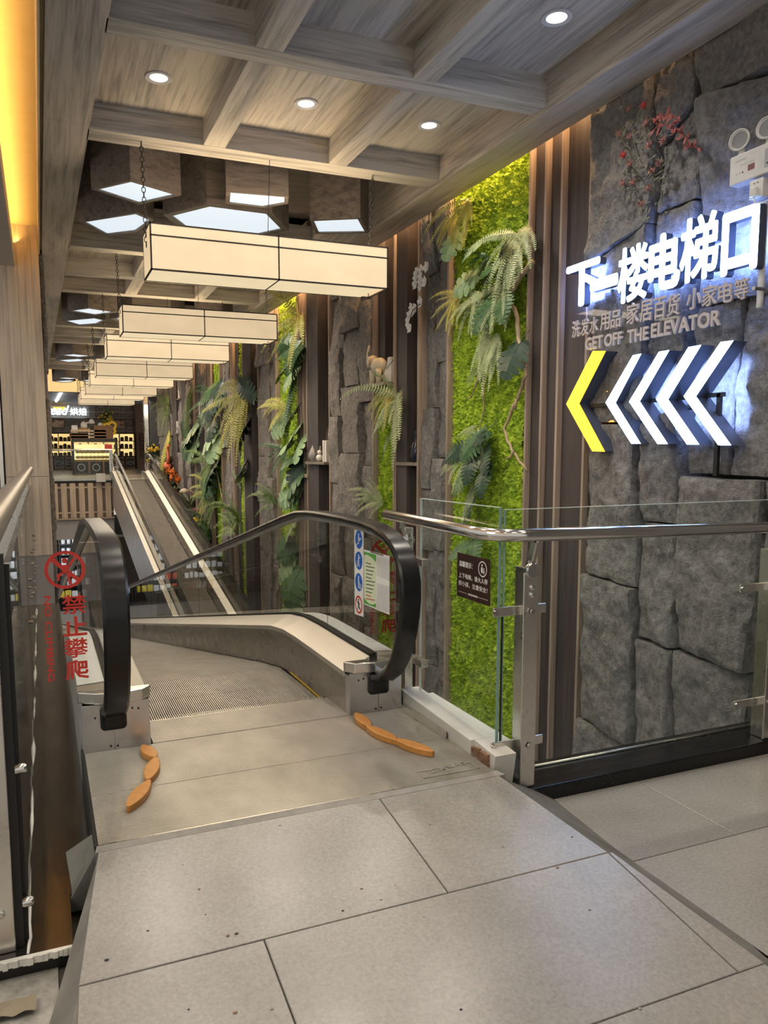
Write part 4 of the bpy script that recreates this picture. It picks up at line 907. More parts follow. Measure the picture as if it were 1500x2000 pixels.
ML = {}
def mleaf(kind, v):
    k = (kind, v)
    if k not in ML:
        m = dict(g=LEAF, p=LEAFP, d=LEAFD)[kind]; ML[k] = monstera_mesh(1., m, v+1, (3, 4, 8)[v], (.62, .66, .80)[v], (1, .9, .66)[v])
    return ML[k]
def attach(parent, name, me, loc, direction, roll, scale):
    """place a mesh whose length runs along its +x; direction given in the place"""
    x = Vector(direction).normalized(); up = Vector((-1, 0, .35)); y = up.cross(x)
    if y.length < .05: y = Vector((0, 1, 0)).cross(x)
    y.normalize(); z = x.cross(y); R_ = Matrix((x, y, z)).transposed().to_4x4() @ Matrix.Rotation(roll, 4, 'X')
    o = bpy.data.objects.new(name, me); COL.objects.link(o); o.parent = parent; o.matrix_parent_inverse = Matrix.Translation(-parent.location)
    o.matrix_basis = Matrix.Translation(loc) @ R_ @ Matrix.Scale(scale, 4); return o
def wallpt(px, py, X=3.44): return atx(px, py, X)
def fern(px, py, size, n, label, kind='g', X=3.43, spread=(-PI*.95, PI*.0), out=.45, seed=0, down=0.):
    """rosette on the wall: angles measured in the wall plane (0 = toward viewer side, -pi/2 = down)"""
    p = wallpt(px, py, X); t = thing('fern', label, 'fern', tuple(p), 'ferns on the planted wall'); rnd = random.Random(seed+int(px))
    m = dict(g=FERN, p=FERNP, y=FERNY, d=LEAF)[kind]; n = int(n*1.35)
    for i in range(n):
        a = spread[0]+(spread[1]-spread[0])*(i+.5)/n+rnd.uniform(-.15, .15); o = out*rnd.uniform(.5, 1.4)
        d = Vector((-o, -math.cos(a), math.sin(a)-down)); Ln = size*rnd.uniform(.75, 1.2)
        grow_frond(p+Vector((-.015, rnd.uniform(-.03, .03), rnd.uniform(-.03, .03))), d, Ln, Ln*rnd.uniform(.085, .12), rnd.uniform(.12, .85), m, t, rnd)
    return t
def splitleaf(spots, label, name='swiss_cheese_plant', cat='plant', X=3.40, seed=1):
    """spots: (px, py, size, angle in the wall plane, kind, variant)"""
    p = wallpt(spots[0][0], spots[0][1], X); t = thing(name, label, cat, tuple(p), 'split leaf plants on the planted wall'); rnd = random.Random(seed+int(spots[0][0]))
    for (a, b, s, ang, k, v) in spots:
        q = wallpt(a, b, X-rnd.uniform(0, .08)); d = Vector((-.35, -math.cos(ang), math.sin(ang)))
        o = attach(t, 'leaf', mleaf(k, v), tuple(q-d.normalized()*s*.5), d, rnd.uniform(-.5, .5), s)
    return t
def branch(pts, r, label, X=3.40, side=()):
    P = [wallpt(a, b, X-.02*math.sin(i*1.7)) for i, (a, b) in enumerate(pts)]; n = len(P)
    Q = []
    for i in range(n-1):
        for k in range(4): t = k/4; q = P[i].lerp(P[i+1], t); Q.append(q+Vector((0, .008*math.sin(5*i+9*t), .008*math.cos(7*i+8*t))))
    Q.append(P[-1]); t = thing('driftwood_branch', label, 'branch', tuple(P[-1])); MB().tube(Q, [r*(1-.65*i/len(Q)) for i in range(len(Q))], 7).build('main_limb', TWIG, t, smooth='all')
    for sp in side: S = [wallpt(a, b, X-.03) for a, b in sp]; MB().tube(S, [r*.5, r*.4, r*.15][:len(S)], 6).build('twig', TWIG, t, smooth='all')
    return t
D = -PI/2
# broad moss panel
fern(915, 395, .42, 12, 'yellow green fern under the ceiling beam on the broad moss panel', 'y', spread=(-PI*1.05, .2), seed=1)
fern(890, 425, .30, 7, 'small yellow fern overhanging the narrow slate beside the broad moss panel', 'y', spread=(-PI*.95, -.6), seed=2)
splitleaf([(882, 482, .26, D-.3, 'p', 0), (920, 496, .24, D-.9, 'p', 0)], 'pair of pale split leaves below the yellow fern')
splitleaf([(908, 556, .27, PI+.5, 'p', 0), (948, 535, .26, -.2, 'g', 2), (985, 485, .22, .2, 'd', 2)], 'pale and dark split leaf plant in the middle of the broad moss panel')
fern(1012, 462, .46, 14, 'large pale fern with long hanging fronds at the moss panel edge', 'p', spread=(-PI*1.1, .35), seed=3)
fern(1000, 470, .55, 7, 'pale fern hanging straight down beside the driftwood', 'p', spread=(D-.35, D+.25), seed=4, down=.6)
fern(935, 575, .34, 11, 'pale green fern spreading around the split leaves', 'p', spread=(-PI*1.1, .1), seed=5)
splitleaf([(950, 615, .36, PI+1.0, 'g', 2), (985, 600, .32, D+.4, 'g', 2), (1002, 705, .30, D-.2, 'd', 1), (965, 590, .28, PI+.4, 'g', 1)], 'dark green lobed leaf plant at the heart of the broad moss panel')
fern(955, 640, .42, 9, 'fern with fringed fronds hanging over the bright moss', 'p', spread=(D-.5, D+.5), seed=6, down=.5)
fern(935, 720, .18, 6, 'small olive fern tuft above the thin hanging twig', 'g', spread=(-PI, 0), seed=7)
branch([(1040, 512), (1012, 545), (990, 588), (1008, 610), (1014, 660), (1028, 730), (1010, 780), (984, 838), (1000, 880), (1030, 920)], .024, 'pale driftwood branch winding down the broad moss panel', side=[[(1008, 780), (1006, 800)], [(1002, 880), (998, 892), (985, 898)], [(1012, 545), (1000, 560), (980, 585)]])
branch([(937, 728), (928, 755), (922, 772), (912, 782)], .009, 'thin pale twig hanging on the bright moss', side=[[(922, 772), (918, 778)]])
branch([(946, 735), (944, 770), (945, 800), (934, 850)], .010, 'dark green stem trailing down the broad moss panel')
fern(935, 838, .26, 8, 'grey green fern arching over the lower plant cluster', 'p', spread=(-PI*1.1, .2), seed=8)
splitleaf([(893, 885, .30, PI+.6, 'd', 2), (925, 872, .34, PI+.9, 'g', 2), (950, 900, .30, D+.7, 'd', 2), (905, 940, .32, D-.5, 'g', 2), (945, 940, .30, D+.3, 'd', 2), (920, 915, .30, D, 'd', 2), (935, 855, .3, -.3, 'd', 2)], 'dark lobed leaf cluster low on the broad moss panel')
fern(920, 890, .34, 12, 'striped fern mixed into the dark lower leaf cluster', 'p', spread=(-PI*1.05, .1), seed=9)
fern(925, 950, .34, 7, 'fern with fronds dangling to the top of the glass railing', 'p', spread=(D-.5, D+.5), seed=10, down=.4)
splitleaf([(915, 1010, .30, D, 'd', 2), (905, 1075, .36, PI+.5, 'g', 2), (930, 1085, .34, D+.6, 'g', 2)], 'dark leaf plant seen through the side pane below the handrail')
fern(955, 500, .26, 10, 'dark green fern behind the pale split leaves', 'd', spread=(-PI*1.2, .3), seed=11)
fern(985, 560, .40, 11, 'pale fern hanging left of the driftwood fork', 'p', spread=(-PI*1.15, -.3), seed=12)
fern(975, 655, .40, 10, 'pale fern hanging above the dark split leaf', 'p', spread=(D-.8, D+.6), seed=13, down=.3)
fern(895, 580, .30, 9, 'yellow green fern arching over the batten beside the broad moss panel', 'y', spread=(-PI*1.15, -.9), seed=14)
# orchids on the narrow slate
def orchid(flowers, stem, root, label):
    r = wallpt(*root, X=3.42); t = thing('orchid_spray', label, 'orchid', tuple(r), 'white orchid sprays')
    MB().tube([wallpt(a, b, 3.38-.02*i) for i, (a, b) in enumerate(stem)], .0045, 5).build('stem', STEM, t, smooth='all')
    b = MB()
    for k in range(14): a = Vector((-.02-.02*random.random(), random.uniform(-.03, .03), random.uniform(-.05, .05))); b.tube([r, r+a], [.004, .001], 4)
    b.build('root_tuft', STEM, t)
    for k, (a, c) in enumerate(flowers):
        p = wallpt(a, c, 3.33); f = MB(); R_ = .052*(1 if k < 6 else .8)
        for q in range(5):
            an = q*2*PI/5+.3+k; w_ = 1.1 if q in (1, 4) else .8; d = Vector((0, math.cos(an), math.sin(an))); n_ = Vector((0, -d.z, d.y)); vs = [p]
            for u in range(9):
                th = PI*(u/8-.5); vs.append(p+d*R_*(.55+.5*math.cos(th*1.2))+n_*R_*.5*w_*math.sin(th)-Vector((.006+.008*math.cos(th), 0, 0)))
            f.add(vs, [tuple(range(10))])
        f.ball(p-Vector((.012, 0, 0)), .011, 7, 5); f.build('blossom', PETAL, t)
orchid([(824, 528), (834, 522), (813, 540), (822, 545), (830, 550), (812, 555), (822, 560), (815, 530)], [(852, 636), (848, 590), (843, 560), (835, 537), (822, 530)], (853, 640), 'upper bunch of white orchid blossoms on the slate beside the moss')
orchid([(822, 590), (811, 603), (807, 608), (800, 617), (798, 628), (801, 640), (804, 600)], [(852, 638), (842, 612), (832, 600), (820, 594), (806, 606), (799, 632)], (855, 644), 'lower drooping chain of white orchid blossoms on the slate')
# dried red flowers on the slate over the sign
t = thing('dried_flower_bunch', 'bunch of dried red brown flower heads on the slate above the sign', 'flowers', tuple(wallpt(1270, 380)))
st_ = MB()
for (a, b, m_) in ((1228, 213, DRYF), (1258, 206, REDF), (1262, 240, DRYF), (1230, 268, DRYF), (1210, 260, DRYF), (1268, 283, DRYF), (1295, 275, DRYF), (1218, 303, REDF), (1230, 321, DRYF), (1287, 320, DRYF), (1273, 334, DRYF), (1217, 358, DRYF), (1236, 357, DRYF), (1268, 367, DRYF), (1253, 398, DRYF)):
    p = wallpt(a, b, 3.36); h = MB(); rnd = random.Random(a)
    for k in range(36):
        d = Vector((-abs(rnd.gauss(.3, .6)), rnd.gauss(0, 1), rnd.gauss(.3, .8))).normalized()*rnd.uniform(.022, .038); n_ = d.cross(Vector((1, .3, .2))).normalized()*.004
        h.add([p-n_, p+n_, p+d], [(0, 1, 2)])
    h.ball(p, .014, 8, 5); h.build('flower_head', m_, t)
    st_.tube([p, p+Vector((.02, .02*math.sin(a), -.05)), p.lerp(wallpt(1268, 310, 3.42), .45)+Vector((.03, 0, -.09))], .003, 4)
    for k in range(14):
        q = p+Vector((.02, rnd.uniform(-.07, .07), rnd.uniform(-.10, .03))); d = Vector((-.02, rnd.uniform(-.04, .04), rnd.uniform(-.05, .03))); st_.add([q, q+d*.5+Vector((0, .006, .004)), q+d, q+d*.5-Vector((0, .006, .004))], [(0, 1, 2, 3)])
tag(st_.build('foliage', leafy('dusty_foliage', (.07, .08, .05), (.16, .16, .11), .8), t), kind='stuff')
b = MB(); rnd = random.Random(4)
for path in ([(1276, 238), (1295, 228), (1310, 222), (1330, 236)], [(1280, 250), (1300, 243), (1325, 252), (1345, 275), (1365, 292)]):
    P = [wallpt(a, c, 3.35) for a, c in path]; b.tube(P, .003, 5)
    for i in range(len(P)-1):
        for k in range(7):
            q = P[i].lerp(P[i+1], k/7); d = Vector((rnd.uniform(-.03, 0), rnd.uniform(-.05, .05), rnd.uniform(-.05, .04))); n_ = Vector((0, -d.z, d.y)).normalized()*.011; b.add([q, q+d*.5+n_, q+d, q+d*.5-n_], [(0, 1, 2, 3)])
b.build('red_leaf_sprig', leafy('dull_red_leaf', (.16, .03, .03), (.32, .07, .06), .7), t)
# fern recess with the elephant shelf
fern(765, 765, .42, 9, 'yellow fern spilling over the elephant shelf', 'y', X=3.45, spread=(-PI*1.15, -.7), seed=21)
fern(778, 785, .62, 8, 'long yellow green fern hanging beneath the elephant shelf', 'p', X=3.42, spread=(PI+.7, D+.25), seed=22, down=.5)
splitleaf([(757, 870, .3, D, 'g', 2)], 'spiky palm leaf behind the hanging yellow fern', 'palm_sprig')
fern(748, 985, .40, 7, 'grey green fern standing above the moving handrail', 'p', X=3.40, spread=(PI*.45, PI*1.15), seed=23)
# swiss cheese plants on the second moss panel
fern(585, 620, .8, 8, 'tall wispy yellow fern on the second moss panel', 'y', X=3.42, spread=(PI+.6, D+.1), seed=31, down=.3)
splitleaf([(562, 690, .55, PI+.2, 'g', 2), (575, 700, .55, D-.4, 'g', 2), (557, 725, .5, PI+.8, 'g', 1), (568, 740, .45, D-.6, 'p', 2), (560, 675, .45, PI-.3, 'g', 1), (582, 715, .5, D, 'g', 2)], 'dark umbrella leaf plant high on the second moss panel')
fern(578, 725, .8, 6, 'dark fern trailing below the umbrella leaf plant', 'd', X=3.43, spread=(D-.3, D+.3), seed=32, down=.7)
fern(560, 800, .6, 6, 'olive grassy fern reaching across the slate beside the second moss panel', 'y', X=3.42, spread=(PI*.7, PI*1.2), seed=33)
splitleaf([(568, 822, .40, D-.4, 'd', 0), (545, 835, .42, D-.7, 'p', 1)], 'dark heart leaf plant midway down the second moss panel')
splitleaf([(574, 855, .48, D-.5, 'p', 0), (560, 875, .4, PI+.5, 'p', 0), (585, 880, .42, D+.3, 'p', 0)], 'large pale swiss cheese plant leaf on the second moss panel')
fern(562, 880, .55, 8, 'dark fern behind the pale swiss cheese leaf', 'd', X=3.43, spread=(PI*.8, PI*1.6), seed=34)
splitleaf([(568, 900, .5, PI+.5, 'g', 1), (580, 925, .48, D-.2, 'd', 1), (562, 935, .45, PI+1., 'p', 1), (575, 950, .5, D-.5, 'g', 0), (570, 965, .45, D-.6, 'p', 0), (580, 985, .45, D, 'g', 0), (560, 975, .4, PI+.4, 'p', 1)], 'cluster of broad green leaves over the moving handrail')
splitleaf([(570, 1040, .5, D-.2, 'p', 0), (560, 1110, .55, D-.4, 'p', 1), (575, 1150, .6, D, 'g', 1), (558, 1075, .5, PI+.6, 'g', 0), (572, 1190, .55, D-.1, 'p', 0)], 'broad leaves seen low through the walkway glass')
fern(540, 985, .5, 7, 'olive branch fern low on the slate by the handrail', 'g', X=3.42, spread=(PI*.3, PI*1.1), seed=35)
# further along
fern(478, 770, 1.15, 13, 'big yellow fern with sword fronds on the slim moss strip', 'y', X=3.40, spread=(PI*.75, PI*1.75), seed=41)
fern(486, 745, .9, 6, 'yellow fern fronds hanging against the dark board', 'y', X=3.40, spread=(D-.3, D+.25), seed=42, down=.7)
splitleaf([(475, 752, .6, .8, 'd', 2), (480, 758, .6, 2.4, 'd', 2), (478, 850, .6, D, 'd', 1)], 'dark palm leaves over the yellow sword fern')
splitleaf([(462, 935, .35, 1.5, 'p', 0), (470, 930, .35, .3, 'p', 0), (474, 920, .4, D, 'd', 1)], 'pale lily like leaves on the batten group')
fern(470, 1020, .7, 10, 'spiky green plant above the handrail by the slim moss strip', 'g', X=3.42, spread=(0, PI), seed=43)
fern(462, 1040, .6, 7, 'pale grassy plant above the handrail by the far slate', 'p', X=3.42, spread=(PI*.1, PI), seed=44)
splitleaf([(412, 770, .9, PI+.4, 'g', 2), (420, 785, .9, D-.3, 'd', 2), (408, 800, .8, D-.5, 'g', 2), (425, 775, .7, D, 'd', 1)], 'dense dark foliage high on the far moss strip')
fern(418, 770, .9, 9, 'dark fern cascading on the far moss strip', 'd', X=3.42, spread=(PI*.8, PI*1.7), seed=51)
splitleaf([(412, 860, .8, PI+.8, 'p', 0), (420, 875, .7, D, 'p', 1), (415, 838, .6, D, 'd', 1)], 'pale split leaves midway on the far moss strip')
fern(412, 905, .9, 10, 'grey green fern tuft on the far moss strip', 'g', X=3.40, spread=(PI*.75, PI*1.7), seed=52)
splitleaf([(416, 930, .8, D-.2, 'd', 1), (412, 945, .7, PI+1.2, 'g', 1)], 'dark drooping leaves on the far moss strip')
fern(412, 965, .7, 7, 'olive fern low on the far moss strip', 'y', X=3.40, spread=(PI*.6, PI*1.4), seed=53); fern(420, 985, .7, 7, 'olive fern above the dark gap of the far moss strip', 'g', X=3.40, spread=(PI*.6, PI*1.4), seed=54)
branch([(420, 840), (421, 880), (420, 905), (428, 945), (434, 975)], .02, 'slender pale branch on the far moss strip')
splitleaf([(375, 850, .9, PI+.9, 'p', 0), (372, 868, .8, D, 'g', 0), (378, 880, .7, D-.4, 'p', 1), (365, 845, .7, 2.6, 'd', 1)], 'pale swiss cheese plant on the far dark boards')
fern(375, 755, 1.2, 8, 'trailing green plant under the far lanterns', 'g', X=3.42, spread=(D-.7, D+.4), seed=61, down=.6)
branch([(386, 800), (378, 812), (379, 850)], .012, 'thin yellow twig on the far dark boards')
fern(332, 840, 1.3, 8, 'yellow green trailing plant at the far wall end', 'y', X=3.42, spread=(D-.4, D+.4), seed=62, down=.8)
fern(332, 790, .9, 7, 'mixed leafy plant at the far wall end under the last lantern', 'g', X=3.42, spread=(PI*.6, PI*1.5), seed=63)
# ================================================================== LAMPS
def chain(b, top, bot, link=.034, r=.0028):
    top, bot = Vector(top), Vector(bot); n = max(2, int((top-bot).length/(link*.72))); 
    for i in range(n):
        c = top.lerp(bot, (i+.5)/n); h, w_ = link/2, link*.30; pts = []
        for k in range(9):
            a = 2*PI*k/8; q = Vector((w_*math.cos(a), 0, h*math.sin(a))) if i % 2 else Vector((0, w_*math.cos(a), h*math.sin(a))); pts.append(c+q)
        b.tube(pts, r, 4, False)
ORD = ['nearest', 'second', 'third', 'fourth', 'fifth', 'sixth', 'seventh', 'last']
lam = [(5.62, .786, 2.632, 2.563, 2.888, 5.76), (8.75, .900, 2.662, 2.592, 2.895, 8.95), (11.1, .919, 2.642, 2.607, 2.915, 11.2), (14.0, .968, 2.653, 2.621, 2.926, 14.2), (16.4, 1.006, 2.69, 2.663, 2.968, 16.32), (18.9, 1.05, 2.693, 2.665, 2.97, 19.1), (21.3, 1.064, 2.691, 2.720, 3.02, 21.3), (23.8, 1.126, 2.725, 2.736, 3.04, 23.6)]
for i, (yf, x0, x1, z0, z1, yc) in enumerate(lam):
    yb = yf+.38
    t = thing('lantern_pendant', 'long cream paper lantern on chains, %s in the row of eight' % ORD[i], 'pendant lamp', ((x0+x1)/2, yf+.19, z0), 'long paper lanterns over the walkway')
    zm = z0+(z1-z0)*.735; xm = (x0+x1)/2+.02
    S = .011
    # paper panels, one per field of the frame
    for (a, b) in ((x0+S, xm-S/2), (xm+S/2, x1-S)):
        for (c, d) in ((z0+S, zm-S/2), (zm+S/2, z1-S)):
            MB().box(a, b, yf+.002, yf+.006, c, d).build('paper_panel', SHADE, t); MB().box(a, b, yb-.006, yb-.002, c, d).build('paper_panel', SHADE, t)
    for (a, b) in ((x0+S, xm-S/2), (xm+S/2, x1-.085)): MB().box(a, b, yf+S, yb-S, z0+.002, z0+.006).build('base_panel', SHADEB, t)
    for xe in (x0+.002, x1-.006): MB().box(xe, xe+.004, yf+S, yb-S, z0+S, z1-S).build('end_panel', SHADE, t)
    f = MB()
    for (y_) in (yf, yb-S):
        for z_ in (z0, zm-S/2, z1-S): f.box(x0, x1, y_, y_+S, z_, z_+S)
        for x_ in (x0, xm-S/2, x1-S): f.box(x_, x_+S, y_, y_+S, z0, z1)
    for x_ in (x0, xm-S/2, x1-S): f.box(x_, x_+S, yf, yb, z0, z0+S); f.box(x_, x_+S, yf, yb, z1-S, z1)
    f.build('lantern_frame', IRON, t)
    area('lantern_tube_light', ((x0+x1)/2, yf+.19, z1+.01), ((x0+x1)/2, yf+.19, 5), x1-x0-.2, .2, 7, (1, .78, .5)); area('lantern_tube_light', ((x0+x1)/2, yf+.19, z0-.01), ((x0+x1)/2, yf+.19, 0), x1-x0-.2, .25, 15, (1, .82, .58))
    for (xc_, xt) in ((x0-.0, x0-.02), (x1-.08, x1-.07)):
        cb = MB(); chain(cb, (xt, yc, ZB if i < 7 else 4.0), (xc_, yf+.19, z1 if xc_ > 1.5 else z0+.20), .045 if i < 3 else .07, .003 if i < 3 else .005); cb.build('chain', BLACK, t)
    MB().tube([(xm-.02, yc, ZB), (xm-.03, yf+.19, z1)], .0028, 5).build('cord', BLACK, t)
# hexagon and diamond lamps in the dark ceiling recesses
hexs = [([(.46, 6.38), (.72, 6.07), (1.13, 6.27), (.85, 6.62)], 'wooden diamond ceiling lamp at the soffit'), ([(.41, 7.28), (.86, 6.83), (1.02, 6.98), (.92, 7.42), (.66, 7.65)], 'wooden five sided ceiling lamp at the soffit, behind the diamond lamp'),
        ([(1.07, 6.82), (1.36, 6.40), (1.92, 6.42), (2.21, 6.86), (1.92, 7.30), (1.36, 7.28)], 'large wooden hexagon ceiling lamp above the lantern'), ([(1.44, 6.05), (1.93, 5.99), (1.98, 6.16), (1.82, 6.34), (1.50, 6.34)], 'small wooden ceiling lamp tucked behind the cross beam'),
        ([(2.29, 6.51), (2.68, 6.29), (2.93, 6.68), (2.48, 6.88)], 'wooden square ceiling lamp beside the planted wall')]
zh = 3.30
def hexlamp(poly, lab, dy, zoff=0.):
    pts = [Vector((x, y+dy, zh+zoff)) for x, y in poly]; c = sum(pts, Vector())/len(pts)
    t = thing('recess_lamp', lab, 'ceiling lamp', (c.x, c.y, ZH), 'geometric wooden ceiling lamps'); n = len(pts)
    inn = [c+(p-c)*.87 for p in pts]
    for i in range(n):
        a, b, ai, bi = pts[i], pts[(i+1) % n], inn[i], inn[(i+1) % n]
        MB().prism([a, b, bi, ai], (0, 0, ZH-zh-zoff)).build('lamp_side', WBOX, t)
    MB().prism([p+Vector((0, 0, .012)) for p in inn], (0, 0, .01)).build('light_panel', PANELW, t)
for k, dy in enumerate((0, 5.35, 10.6, 15.7)):
    for j, (poly, lab) in enumerate(hexs):
        if k and j == 3: continue
        if k: poly = [(x, y if j != 1 else y) for x, y in poly]
        l2 = lab if k == 0 else {0: 'diamond', 1: 'five sided', 2: 'large hexagon', 4: 'square'}[j]+' wooden ceiling lamp in the '+['', 'second', 'third', 'farthest'][k]+' dark recess'
        if k == 0: l2 = lab+', nearest recess'
        hexlamp(poly, l2, dy, 0 if k == 0 else .0)
# recessed downlights
RING = plain('downlight_ring', (.62, .60, .60), .35); REFL = glow('downlight_reflector', (1, .98, .95), 1.6, .5, (60, 60, 60))
rowsd = [(-1.4, 'behind'), (.5, 'behind'), (2.1, 'behind'), (3.69, 'in front of the first cross beam'), (5.17, 'behind the first cross beam'), (9.6, 'near in the second coffer'), (10.75, 'far in the second coffer'), (14.9, 'near in the third coffer'), (15.8, 'far in the third coffer'), (19.7, 'near in the fourth coffer'), (20.8, 'far in the fourth coffer')]
for (y, wh) in rowsd:
    for j, x in enumerate((.81, 1.80, 2.75)):
        l = bpy.data.lights.new('downlight_beam', 'SPOT'); l.energy = (14 if y < 1.5 else 22 if y < 3 else 50) if y < 6 else 44; l.color = (1, .90, .78); l.spot_size = 2.3; l.spot_blend = .8; l.shadow_soft_size = .05
        o = bpy.data.objects.new('downlight_beam', l); COL.objects.link(o); o.location = (x, y, ZP-.012)
        if y < 3: continue
        t = thing('downlight', 'round recessed downlight %s, %s' % (wh, ['by the soffit', 'in the middle bay', 'by the planted wall'][j]), 'downlight', (x, y, ZP), 'recessed ceiling downlights')
        MB().lathe([(.058, .004), (.058, -.004), (.083, -.007), (.085, 0), (.083, .004)], (x, y, ZP-.001), 26).build('trim_ring', RING, t, smooth=True)
        MB().lathe([(.057, -.003), (.04, -.001), (.0, -.0005)], (x, y, ZP), 22).build('reflector', REFL, t, smooth=True)
# ================================================================== SHELVES AND ORNAMENTS
SHW = wood('shelf_wood', (.13, .10, .075), (.25, .20, .155), 1)
def shelf(y0, y1, z, lab, d=.17): return tag(MB().box(3.60-d, 3.655, y0, y1, z-.035, z).build('wall_shelf', SHW, bev=.003), lab, 'shelf', 'small shelves on the planted wall')
CLAY = plain('clay_grey', (.30, .27, .25), .5); WHC = plain('white_ceramic', (.72, .68, .62), .35); NAVY = plain('navy_glaze', (.012, .016, .04), .15); VG = plain('green_glass_vase', (.06, .14, .05), .2); GOLD = plain('gold_paint', (.55, .36, .08), .35, .6); IVORY = plain('ivory_resin', (.60, .52, .38), .5)
def lathe_thing(name, lab, cat, c, prof, m, n=18): return tag(MB().lathe(prof, c, n).build(name, m, smooth=True), lab, cat)
zS = atx(630, 902, 3.45).z; ya, yb_ = Y[649], Y[608]; shelf(ya, yb_-.05, zS, 'shelf with pear ornament and books between slate and battens', .22)
ln = yb_-ya
t = thing('pear_ornament', 'grey clay pear ornament on the bookend shelf', 'ornament', (3.50, ya+ln*.78, zS), None)
MB().lathe([(0, 0), (.06, 0), (.10, .05), (.105, .10), (.075, .17), (.05, .22), (.03, .25), (0, .255)], (3.50, ya+ln*.78, zS), 18).build('pear_body', CLAY, t, smooth=True); MB().tube([(3.50, ya+ln*.78, zS+.25), (3.49, ya+ln*.78-.01, zS+.31)], [.008, .006], 6).build('pear_stem', CLAY, t)
MB().add([(3.48, ya+ln*.76, zS+.24), (3.45, ya+ln*.74, zS+.26), (3.44, ya+ln*.72, zS+.20), (3.46, ya+ln*.74, zS+.16)], [(0, 1, 2, 3)]).build('pear_leaf', WHC, t)
t = thing('slim_bottle', 'slim dark bottle with pale bands behind the rabbit', 'bottle', (3.58, ya+ln*.48, zS)); c0 = (3.585, ya+ln*.5, zS)
MB().lathe([(0, 0), (.055, 0), (.06, .06), (.058, .16), (.045, .22), (.03, .26), (.028, .44), (.033, .45), (0, .455)], c0, 16).build('bottle_body', STEM, t, smooth=True)
for z_ in (.17, .20, .23): MB().lathe([(.060, z_), (.060, z_+.008), (.0, z_+.008)], c0, 16).build('bottle_band', WHC, t, smooth=True)
t = thing('rabbit_figurine', 'small white rabbit figurine in front of the books', 'figurine', (3.47, ya+ln*.52, zS)); b = MB(); c = Vector((3.47, ya+ln*.5, zS)); b.ball(c+Vector((0, 0, .05)), .05, 12, 8, (1, 1, 1)); b.ball(c+Vector((0, 0, .125)), .034, 10, 7); b.build('rabbit_body', WHC, t, smooth='all')
e = MB(); e.tube([c+Vector((0, -.012, .15)), c+Vector((0, -.02, .21))], [.010, .004], 7); e.tube([c+Vector((0, .012, .15)), c+Vector((0, .02, .21))], [.010, .004], 7); e.build('rabbit_ear', WHC, t, smooth='all')
for k, (u, h, lab) in enumerate(((.30, .28, 'white book with printed spine standing on the bookend shelf'), (.20, .27, 'plain white book beside the printed one on the bookend shelf'))):
    t = thing('book', lab, 'book', (3.55, ya+ln*u, zS)); MB().box(3.46, 3.62, ya+ln*u-.03, ya+ln*u+.028, zS, zS+h).build('cover', WHC, t, bev=.003); MB().box(3.465, 3.625, ya+ln*u-.024, ya+ln*u+.022, zS+.004, zS+h+.0015).build('pages', PAPER, t)
    if k == 0:
        for q in range(7): MB().box(3.4585, 3.46, ya+ln*u-.008, ya+ln*u+.010, zS+.06+.022*q, zS+.074+.022*q).build('spine_print', GREYP, t)
zS = atx(800, 903, 3.45).z; y0_, y1_ = Y[825], Y[781]; shelf(y0_, y1_-.02, zS, 'shelf with dark vases in the near wooden box', .16)
MB().box(3.47, 3.5, (y0_+y1_)/2+.05, (y0_+y1_)/2+.075, -1.5, zS-.036).build('shelf_upright', SHW, bpy.data.objects['wall_shelf.001'] if 'wall_shelf.001' in bpy.data.objects else None)
cv = (3.53, y0_+.19, zS); t = thing('navy_vase', 'navy glazed vase with gold flecks on the near wooden shelf', 'vase', cv); MB().lathe([(0, 0), (.04, 0), (.055, .05), (.06, .10), (.045, .17), (.020, .21), (.018, .25), (.026, .29), (.022, .32), (0, .33)], cv, 18).build('vase_body', NAVY, t, smooth=True)
g = MB()
for k in range(14): a = k*2.4; g.ball((cv[0]+.058*math.cos(a), cv[1]+.058*math.sin(a), zS+.05+.012*k), .006, 6, 4)
g.build('gold_fleck', GOLD, t)
lathe_thing('green_vase', 'slim green vase beside the navy one on the near wooden shelf', 'vase', (3.55, y0_+.07, zS), [(0, 0), (.045, 0), (.03, .05), (.028, .15), (.034, .25), (.038, .30), (.03, .30), (0, .28)], VG)
zS = atx(742, 751, 3.45).z; y0_, y1_ = Y[781], Y[737]; shelf(y0_+.05, y1_+.02, zS, 'shelf carrying the ivory elephant', .26)
ec = Vector((3.42, (y0_+y1_)/2+.06, zS)); t = thing('elephant_figurine', 'ivory elephant figurine with raised trunk over the yellow fern', 'figurine', tuple(ec))
b = MB(); b.ball(ec+Vector((0, 0, .19)), .10, 14, 9, (.8, 1.35, .9)); b.ball(ec+Vector((0, .16, .25)), .072, 12, 8)
for dy in (-.08, .08):
    for dx in (-.04, .04): b.tube([ec+Vector((dx, dy, .15)), ec+Vector((dx, dy, 0))], [.036, .03], 9)
b.tube([ec+Vector((0, .21, .24)), ec+Vector((0, .26, .22)), ec+Vector((0, .29, .27)), ec+Vector((0, .30, .36)), ec+Vector((0, .26, .44))], [.036, .030, .024, .019, .013], 8); b.build('elephant_body', IVORY, t, smooth='all')
for s in (-1, 1): MB().ball(ec+Vector((s*.075, .12, .25)), .040, 10, 7, (.25, .8, 1.1)).build('elephant_ear', IVORY, t, smooth='all')
pv = Vector((3.50, y0_+.20, zS)); t = thing('pierced_vase', 'white faceted pierced vase beside the elephant', 'vase', tuple(pv)); MB().lathe([(0, 0), (.05, 0), (.085, .09), (.055, .19), (.05, .26), (.035, .27), (0, .26)], pv, 6).build('vase_body', WHC, t)
